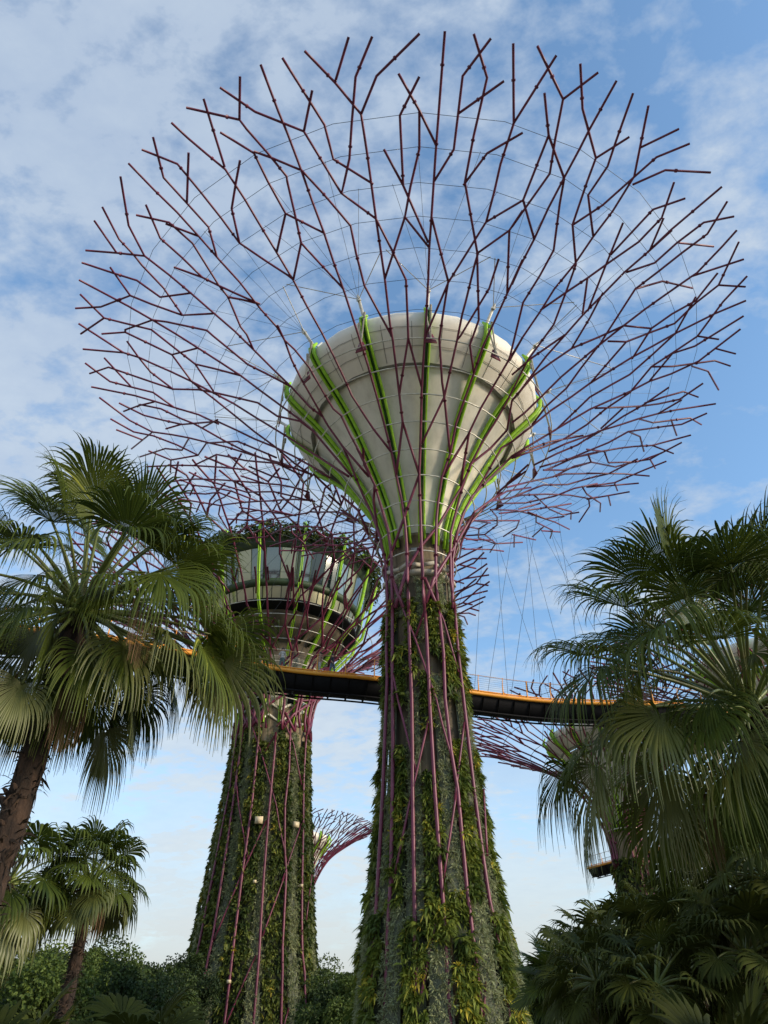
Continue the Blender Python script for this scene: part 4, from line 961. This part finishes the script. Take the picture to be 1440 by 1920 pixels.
def palm(base, hub, spec, label, group, extra=(), leafm=None, trunk_r=0.2, R=1.05, nseg=40, K=9, bark=BARK, name='fan_palm', boots=40, dead=3, spread=2.45, pet_r=0.016):
    """spec: list of (azimuth deg, elevation deg, petiole length, droop, size, kind); azimuth 0 points to the right of the photo, 90 away from the camera"""
    base = np.array(base, float); hub = np.array(hub, float)
    root = empty(name, tuple(base), label, 'palm tree', group); b_ = set(C.objects)
    mb = MB(); n = 26; t = np.linspace(0, 1, n); P = base+(hub-base)*t[:, None]; bend = np.sin(t*np.pi)[:, None]*np.array([0.06, 0.02, 0])*np.linalg.norm(hub-base)*0.25; P = P+bend
    r = trunk_r*(1.12-0.22*t)*(1+0.06*np.sin(np.arange(n)*2.3)+NR.normal(0, 0.03, n)); r[-2:] *= [0.85, 0.5]; mb.tube(P, r, 14)
    for k in range(boots):
        u = NR.uniform(0.05, 0.99); c = base+(hub-base)*u+np.interp(u, t, bend[:, 0])*np.array([1, 0, 0]); an = k*2.4; e = np.array([math.cos(an), math.sin(an), 0]); up_ = unit(e*0.55+np.array([0, 0, 1.0])); s_ = np.cross(e, up_)
        rr = trunk_r*(1.1-0.22*u); p0 = c+e*rr*0.85; L_ = trunk_r*NR.uniform(0.35, 0.75); w_ = trunk_r*0.33
        V = [p0-s_*w_, p0+s_*w_, p0+up_*L_+s_*w_*0.4+e*0.02, p0+up_*L_-s_*w_*0.4+e*0.02]; V += [v-e*0.05 for v in V]
        mb.add(V, [(0, 1, 2, 3), (7, 6, 5, 4), (0, 4, 5, 1), (1, 5, 6, 2), (2, 6, 7, 3), (3, 7, 4, 0)], None, NR.uniform(0.2, 0.8))
    mb.build('trunk', bark, root, smooth=False)
    for az, el, pl, dr, sz, kind in spec:
        az, el = math.radians(az), math.radians(el); d = np.array([math.cos(az)*math.cos(el), math.sin(az)*math.cos(el), math.sin(el)])
        s0 = hub+np.array([math.cos(az), math.sin(az), 0])*trunk_r*0.4+np.array([0, 0, (el-0.5)*0.12*trunk_r*6]); m_ = MB(); pts = [s0]; dd = d.copy(); n_ = 7
        for k in range(n_): dd = unit(dd+G_*0.045*(1+k*0.25)*(1.2 if el < 0.6 else 0.6)); pts.append(pts[-1]+dd*pl/n_)
        m_.tube(pts, np.linspace(pet_r*1.8, pet_r*0.8, n_+1), 5)
        side = unit(np.cross(dd, np.array([0, 0, 1.0]))+1e-6); up_ = np.cross(side, dd)
        a = unit(dd+G_*0.25*dr); nr = unit(up_+dd*0.15+side*NR.normal(0, 0.3))
        fb = MB(); mt = {'g': leafm or PALM, 'y': PALMY, 'd': PALMD}[kind]
        frond_mesh(fb, np.array(pts[-1]), a, nr, R*sz, nseg, K, spread*(0.95 if kind != 'd' else 0.6), dr*(1.0 if kind != 'd' else 2.2), 0.52 if kind != 'd' else 0.25, NR.uniform(0.30, 0.62))
        fo = fb.build('frond', [mt], root, label={'g': None, 'y': 'yellowing frond with split hanging tips', 'd': 'dead brown frond'}[kind])
        po = m_.build('petiole', PET if kind != 'd' else PALMD, fo, smooth=True)
    for hx, hy, dd_, tx, ty, td, sz, dr, kind in extra:
        d0 = np.dot(hub-CAM, _fw); Hh = wpt(hx, hy, d0+dd_); Tg = wpt(tx, ty, d0+td); a = unit(Tg-Hh)
        s0 = hub+np.array([0, 0, -0.08])+unit(Hh-hub)*0.08; mid = (s0+Hh)/2+np.array([0, 0, 0.10])*np.linalg.norm(Hh-s0)
        u_ = np.linspace(0, 1, 9)[:, None]; pts = (1-u_)**2*s0+2*u_*(1-u_)*mid+u_**2*Hh; m_ = MB(); m_.tube(pts, np.linspace(pet_r*1.9, pet_r*0.8, 9), 6)
        view = unit(CAM-Hh); nr = unit(np.array([0, 0, 0.8])+view*0.35+NR.normal(0, 0.22, 3)); fb = MB(); mt = {'g': PALM, 'y': PALMY, 'd': PALMD}[kind]
        frond_mesh(fb, Hh, a, nr, R*sz, nseg, K, spread*(0.62 if kind == 'd' else 1), dr*(2 if kind == 'd' else 1), 0.5 if kind != 'd' else 0.25, NR.uniform(0.35, 0.7))
        fo = fb.build('frond', [mt], root, label={'g': None, 'y': 'yellowing frond with split hanging tips', 'd': 'dead brown frond'}[kind]); m_.build('petiole', PET, fo, smooth=True)
    # fibres and dead stubs at the heart
    mb = MB(); k = 260; D = unit(NR.normal(size=(k, 3))+np.array([0, 0, -0.4])); P = hub+D*trunk_r*0.6+np.array([0, 0, -0.1]); blades(mb, P, D, unit(np.cross(D, NR.normal(size=(k, 3)))), NR.uniform(0.15, 0.5, k)*trunk_r*4, NR.uniform(0.01, 0.03, k)*trunk_r*5, NR.uniform(0.3, 1.4, k), NR.uniform(0, 1, k))
    if pet_r > 0.01 and boots > 20:
        k = 1100; u_ = NR.uniform(0.02, 1, k)**0.7; an = NR.uniform(0, 2*np.pi, k); ax = base+(hub-base)*u_[:, None]+np.sin(u_*np.pi)[:, None]*np.array([0.06, 0.02, 0])*np.linalg.norm(hub-base)*0.25
        e = np.stack([np.cos(an), np.sin(an), 0*an], -1); P = ax+e*(trunk_r*(1.1-0.22*u_)*0.97)[:, None]; D = unit(e*0.5+NR.normal(size=(k, 3))*0.45+np.array([0, 0, 0.5])*NR.choice([-1, 1], k)[:, None])
        blades(mb, P, D, unit(np.cross(D, e)), NR.uniform(0.05, 0.22, k), NR.uniform(0.008, 0.035, k), NR.uniform(0, 1, k), NR.uniform(-0.2, 0.5, k).clip(0, 1))
    mb.build('leaf_base_fibre', FIBRE, root)
    attach_all(root, b_)
    for o in C.objects:
        if o.name.startswith('petiole') and o.parent and o.parent.parent is root: pass
    return root
def auto_spec(n, pl, seed, lo=-35, hi=78, sz=(0.85, 1.1), dr=(0.8, 1.3), dead=2, yellow=4, avoid=None, skip=0.0):
    r = random.Random(seed); s = []
    for k in range(n):
        u = (k+0.5)/n; el = hi-(hi-lo)*u**0.85+r.uniform(-6, 6); az = k*137.5+r.uniform(-14, 14)
        kind = 'g'
        if k >= n-dead: kind = 'd'
        elif k >= n-dead-yellow: kind = 'y'
        s.append((az, el, pl*r.uniform(0.8, 1.15), r.uniform(*dr)*(1.0+0.35*(el < 10)), r.uniform(*sz), kind))
    return s
def wpt(px, py, depth):
    d = ray(px, py); return CAM+d*(depth/np.dot(d, _fw))
# big palms: the fronds that stand out are placed one by one, the rest fill in behind them
EL = [(125, 975, -.3, 105, 830, -.4, 1.05, .55, 'g'), (190, 965, .3, 205, 820, .5, 1.0, .5, 'g'), (237, 1000, -.4, 275, 880, -.8, 1.1, .95, 'g'), (330, 1060, -.2, 440, 1010, -.3, 1.0, .7, 'g'), (300, 1075, -.8, 380, 1110, -1.3, 1.2, 1.5, 'g'),
      (340, 1100, .4, 470, 1150, .6, 1.1, 1.2, 'g'), (310, 1200, -.6, 400, 1260, -1.0, 1.3, 1.4, 'y'), (350, 1260, .2, 450, 1340, .3, 1.25, 1.4, 'g'), (112, 1150, -1.0, 80, 1230, -1.5, 1.0, .8, 'g'), (222, 1320, .3, 220, 1400, .2, .85, .4, 'g'),
      (40, 1030, -.5, -20, 960, -.9, 1.1, 1.0, 'g'), (20, 1000, .3, -60, 920, .6, 1.0, .8, 'g'), (-20, 1150, -.6, -100, 1230, -1, 1.1, 1.3, 'y'), (60, 1270, -.3, 10, 1370, -.5, 1.0, 1.2, 'g'), (130, 1280, -.7, 120, 1390, -1, 1, 1.3, 'g'),
      (262, 1130, -.9, 285, 1180, -1.4, .8, 1.3, 'd'), (250, 1270, -.2, 290, 1370, -.2, 1.0, 1.2, 'g'), (160, 1010, .8, 160, 900, 1.6, 1, .6, 'g'), (290, 1130, .9, 380, 1120, 1.8, 1.1, 1.2, 'g'), (60, 1120, 1.0, -20, 1080, 1.9, 1.1, 1.2, 'g'),
      (200, 1250, 1.0, 230, 1320, 1.8, 1, 1.4, 'g'), (395, 1190, 0, 480, 1250, .1, 1.2, 1.6, 'g'), (420, 1240, -.2, 470, 1340, -.3, 1.15, 1.2, 'y'), (75, 1180, -.7, 20, 1250, -1.1, 1.1, 1.2, 'y'), (262, 975, .3, 320, 880, .4, 1.0, .8, 'g'), (300, 1015, -.1, 385, 950, -.2, 1.05, .9, 'g'), (365, 1060, .5, 445, 985, .8, 1.0, .9, 'g'), (90, 960, .5, 30, 880, .8, 1.0, .7, 'g'), (60, 1010, -.8, 10, 1010, -1.3, 1.0, 1.2, 'g'), (200, 1080, -.9, 230, 1060, -1.6, 1.0, 1.3, 'g'), (380, 1215, -.5, 430, 1290, -.7, 1.15, 1.5, 'g'), (300, 1240, .5, 340, 1320, .7, 1.1, 1.4, 'g'), (230, 1200, -.9, 250, 1270, -1.3, 1.0, 1.2, 'y'), (430, 1180, .5, 490, 1240, .8, 1.0, 1.3, 'g')]
ER = [(1290, 1120, -.3, 1270, 985, -.4, 1.1, .9, 'g'), (1200, 1090, .2, 1120, 1020, .3, 1.0, .8, 'g'), (1110, 1230, -.3, 1010, 1180, -.4, 1.0, 1.0, 'g'), (1130, 1250, -.7, 1060, 1290, -1, 1.25, 1.5, 'g'), (1250, 1170, -.9, 1190, 1190, -1.4, 1.3, 1.5, 'g'),
      (1400, 1090, -.3, 1410, 950, -.4, 1.1, .5, 'g'), (1330, 1110, .6, 1340, 980, 1.1, 1.1, .6, 'g'), (1240, 1340, -1.0, 1180, 1400, -1.5, 1.2, 1.3, 'y'), (1190, 1330, -.4, 1100, 1400, -.6, 1.2, 1.4, 'g'), (1330, 1330, -1.2, 1300, 1400, -1.8, 1.1, 1.2, 'g'),
      (1100, 1400, .1, 1040, 1480, .2, 1.2, 1.2, 'g'), (1250, 1520, 0, 1240, 1620, 0, 1.0, .7, 'g'), (1340, 1480, -.5, 1340, 1580, -.8, 1.1, 1.1, 'g'), (1120, 1440, -.3, 1080, 1540, -.5, 1.2, 2.2, 'y'), (1450, 1230, -.5, 1540, 1200, -.8, 1.1, 1, 'g'),
      (1440, 1450, -.7, 1460, 1560, -1.1, 1.1, 1.2, 'g'), (1290, 1210, .9, 1220, 1160, 1.7, 1.1, 1.1, 'g'), (1400, 1170, 1.2, 1430, 1080, 2, 1, .8, 'g'), (1200, 1420, .8, 1150, 1480, 1.3, 1.1, 1.3, 'g'), (1390, 1390, -1.3, 1350, 1470, -1.8, 1.0, 1.1, 'y'), (1180, 1200, .4, 1090, 1190, .6, 1.1, 1.2, 'g'), (1250, 1070, .2, 1190, 980, .3, 1.0, .8, 'g'), (1350, 1200, -.9, 1320, 1100, -1.4, 1.1, 1.2, 'g'), (1170, 1140, -.4, 1090, 1080, -.6, 1.05, .9, 'g'), (1300, 1180, .4, 1250, 1080, .7, 1.1, 1.0, 'g'), (1370, 1060, -.6, 1350, 960, -1.0, 1.05, .9, 'g'), (1060, 1430, .3, 1010, 1530, .4, 1.1, 1.5, 'g'), (1120, 1500, .2, 1090, 1600, .3, 1.1, 1.6, 'g'), (1250, 1450, -.6, 1220, 1560, -.9, 1.2, 1.6, 'y'), (1260, 1060, -.1, 1230, 960, -.2, 1.15, .7, 'g'), (1440, 1050, -.2, 1450, 950, -.3, 1.2, .5, 'g')]
h = wpt(152, 1135, 9.0)
palm((h[0]-0.42, h[1]+0.05, 0), h, auto_spec(40, 1.25, 3, lo=-62, hi=74, sz=(0.75, 1.0), dr=(0.7, 1.2), dead=2, yellow=4), 'large fan palm at the left with brown fibrous trunk, in front of the glazed supertree', 'fan palms', extra=EL, trunk_r=0.15, R=0.86, nseg=56, K=11, boots=110, spread=1.8)
h = wpt(1405, 1325, 8.7)
palm((h[0]+0.05, h[1]+0.05, 0), h, auto_spec(40, 1.3, 11, lo=-42, hi=74, sz=(0.75, 1.0), dr=(0.7, 1.2), dead=2, yellow=4), 'large fan palm at the right edge hanging over the walkway', 'fan palms', extra=ER, trunk_r=0.15, R=0.86, nseg=56, K=11, boots=110, spread=1.8)
# smaller palms, lower left
h = wpt(172, 1655, 17.0)
palm((h[0]-0.15, h[1], 0), h, auto_spec(40, 0.85, 5, lo=-22, hi=80, sz=(0.85, 1.0), dr=(0.9, 1.5), dead=2, yellow=7), 'middle-sized fan palm with a leaning brown trunk, lower left, left of the planted trunk', 'fan palms', trunk_r=0.14, R=0.8, nseg=34, K=7, boots=40)
h = wpt(15, 1655, 16.0)
palm((h[0]-0.1, h[1], 0), h, auto_spec(34, 1.0, 8, lo=-50, hi=80, dr=(0.9, 1.5), dead=2, yellow=8), 'fan palm cut by the left edge under the large palm', 'fan palms', trunk_r=0.13, R=0.85, nseg=28, K=7, boots=30)
# dark thicket of shorter palms, lower right
thick = [(1085, 1825, 17, 0.9, 'leftmost of the short fan palms, lower right'), (1165, 1785, 15, 0.95, 'short fan palm with a pale straight trunk, lower right'), (1268, 1765, 14, 0.9, 'short fan palm in the middle of the lower right thicket'),
         (1345, 1700, 13, 0.95, 'short fan palm under the hanging fronds of the right palm'), (1430, 1650, 12, 1.0, 'short fan palm cut by the right edge'), (1400, 1790, 11, 0.85, 'short fan palm low in the right corner'),
         (1225, 1725, 20, 1.0, 'short fan palm at the back of the lower right thicket'), (1120, 1840, 12, 0.8, 'low fan palm at the foot of the right thicket'), (1330, 1675, 18, 1.1, 'short fan palm at the back, under the far end of the walkway'), (1120, 1790, 19, 1.0, 'short fan palm at the back, nearest the middle planted trunk'), (1230, 1850, 11, 0.8, 'short fan palm low in the thicket with a mottled trunk')]
for i, (px, py, dp, R_, lb) in enumerate(thick):
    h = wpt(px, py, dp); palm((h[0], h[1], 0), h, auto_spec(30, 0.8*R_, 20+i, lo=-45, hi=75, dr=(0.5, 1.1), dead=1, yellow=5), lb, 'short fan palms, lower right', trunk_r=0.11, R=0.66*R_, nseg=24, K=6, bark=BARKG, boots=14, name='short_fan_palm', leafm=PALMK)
h = wpt(1050, 1850, 22); palm((h[0], h[1], 0), h, auto_spec(22, 0.7, 41, lo=-10, hi=80, dr=(0.15, 0.4), dead=0, yellow=0), 'spiky upright green fan palm right of the middle planted trunk', 'low fan palms', trunk_r=0.2, R=0.95, nseg=28, K=6, bark=BARKG, boots=0, name='low_fan_palm')
for i, (px, py, dp, lb) in enumerate([(250, 2000, 9, 'low dark fan palm at the bottom edge, left of the planted trunk'), (-20, 2070, 7, 'dark fan palm leaves in the bottom left corner'), (1400, 2080, 7, 'dark fan palm leaves in the bottom right corner'), (60, 2010, 12, 'low fan palm behind the leaning brown trunk')]):
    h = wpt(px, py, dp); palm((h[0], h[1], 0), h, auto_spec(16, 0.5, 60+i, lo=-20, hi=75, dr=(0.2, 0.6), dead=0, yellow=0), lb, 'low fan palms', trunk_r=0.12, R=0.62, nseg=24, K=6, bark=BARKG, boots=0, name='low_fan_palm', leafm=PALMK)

# ---------------------------------------------------------------- broadleaf trees and shrubs far back
def tree(px, py, D, Rw, Hh, label, tb, seed, name='tree', leaf=0.35, n=4200):
    """crown centre seen at (px, py) at world distance D"""
    c = at_y(px, py+(38 if D > 35 else 0), D); root = empty(name, (c[0], D, 0), label, 'tree', 'trees beyond the garden'); b_ = set(C.objects)
    mb = MB(); top = np.array([c[0], D, c[2]]); mb.tube([(c[0], D, 0), (c[0]+0.1, D, c[2]*0.5), top], [0.28, 0.2, 0.1], 8)
    rg = np.random.default_rng(seed); nc = 34; cc = unit(rg.normal(size=(nc, 3)))*rg.uniform(0.35, 0.95, (nc, 1))*np.array([Rw, Rw, Hh]); cc[:, 2] = np.maximum(cc[:, 2], -Hh*0.75); cc = cc+top
    for q in cc[::3]: mb.tube([top*[1, 1, 0.75], (top*[1, 1, 0.85]+q)/2*[1, 1, 1.0], q], [0.12, 0.08, 0.04], 5)
    mb.build('trunk', TRUNKM, root)
    mb = MB(); k = rg.integers(0, nc, n); rad = rg.uniform(0.16, 0.42, nc)*Rw; u = unit(rg.normal(size=(n, 3))); P = cc[k]+u*(rad[k]*rg.uniform(0.55, 1.05, n))[:, None]*np.array([1, 1, 0.8])
    D_ = unit(u+rg.normal(size=(n, 3))*0.5); ti = np.clip(tb+(rg.uniform(-0.28, 0.28, nc))[k]+rg.normal(0, 0.12, n), 0, 1)
    W = unit(np.cross(D_, rg.normal(size=(n, 3))))
    for j in range(3):
        D2 = unit(D_+rg.normal(size=(n, 3))*0.7); blades(mb, P, D2, unit(np.cross(D2, rg.normal(size=(n, 3)))), rg.uniform(0.6, 1.2, n)*leaf, rg.uniform(0.35, 0.6, n)*leaf, rg.uniform(0, 0.8, n), ti)
    mb.build('crown', TREEL, root); attach_all(root, b_)
TR = [(30, 1815, 75, 5.0, 3.4, 'round-topped bright tree at the left edge beyond the palms', 0.62), (95, 1845, 60, 4.0, 3.0, 'bushy tree behind the leaning palm trunk', 0.45), (205, 1812, 70, 4.3, 3.6, 'tallest round tree right of the leaning palm trunk', 0.50),
      (165, 1850, 55, 3.4, 2.6, 'light green shrubby tree below the tallest round tree', 0.55), (290, 1850, 62, 4.0, 3.0, 'dark spreading tree beside the left planted trunk', 0.22), (335, 1838, 66, 3.6, 2.8, 'dark tree touching the left planted trunk', 0.20), (245, 1868, 50, 3.4, 2.2, 'dark low tree between the two trees on the left', 0.25),
      (610, 1845, 80, 3.4, 3.6, 'light green tree between the two planted trunks, on the left', 0.66), (655, 1850, 76, 3.2, 3.2, 'light green tree between the two planted trunks, on the right', 0.60), (635, 1885, 60, 3.2, 3.2, 'darker shrub below the trees between the planted trunks', 0.42),
      (985, 1838, 80, 3.2, 3.0, 'small bright tree just right of the middle planted trunk', 0.62), (1005, 1885, 60, 3.6, 2.8, 'dark tree right of the middle planted trunk', 0.28), (1060, 1880, 50, 4.5, 3.0, 'dark tree behind the spiky palm', 0.3), (60, 1888, 45, 4.0, 2.6, 'shrub at the lower left behind the palms', 0.5), (1200, 1870, 45, 6.0, 4.5, 'dark tree behind the right thicket', 0.2), (1370, 1830, 40, 6.0, 5.5, 'dark tree behind the right thicket near the edge', 0.25),
      (1425, 1560, 24, 1.7, 1.8, 'leafy olive green tree at the right edge below the large palm', 0.6)]
for i, (px, py, D, Rw, Hh, lb, tb) in enumerate(TR): tree(px, py, D, Rw, Hh, lb, tb, 100+i, n=10000, leaf=0.21*max(1, Rw/3.6) if D > 30 else 0.12)
# ground: one sheet to the horizon
mb = MB(); g = np.linspace(-1, 1, 41); g = np.sign(g)*np.abs(g)**3*4000; gx, gy = np.meshgrid(g, g); V = np.stack([gx, gy, 0*gx-0.02], -1).reshape(-1, 3)
i = np.arange(40)[:, None]*41; j = np.arange(40)[None]; mb.add(V, np.stack([i+j, i+j+1, i+j+42, i+j+41], -1).reshape(-1, 4)); tag(mb.build('ground', GROUND), kind='structure')
n = 5000; P = np.stack([NR.uniform(-60, 60, n), NR.uniform(3, 110, n), np.zeros(n)], -1); mb = MB(); rosettes(mb, P, np.tile([0, 0, 1.0], (n, 1)), NR.uniform(0.4, 1.1, n), 7, NR.uniform(0.2, 0.7, n), wr=0.2)
tag(mb.build('ground_cover', IVY), 'low leafy ground cover under the palms and supertrees', 'ground cover', kind='stuff')
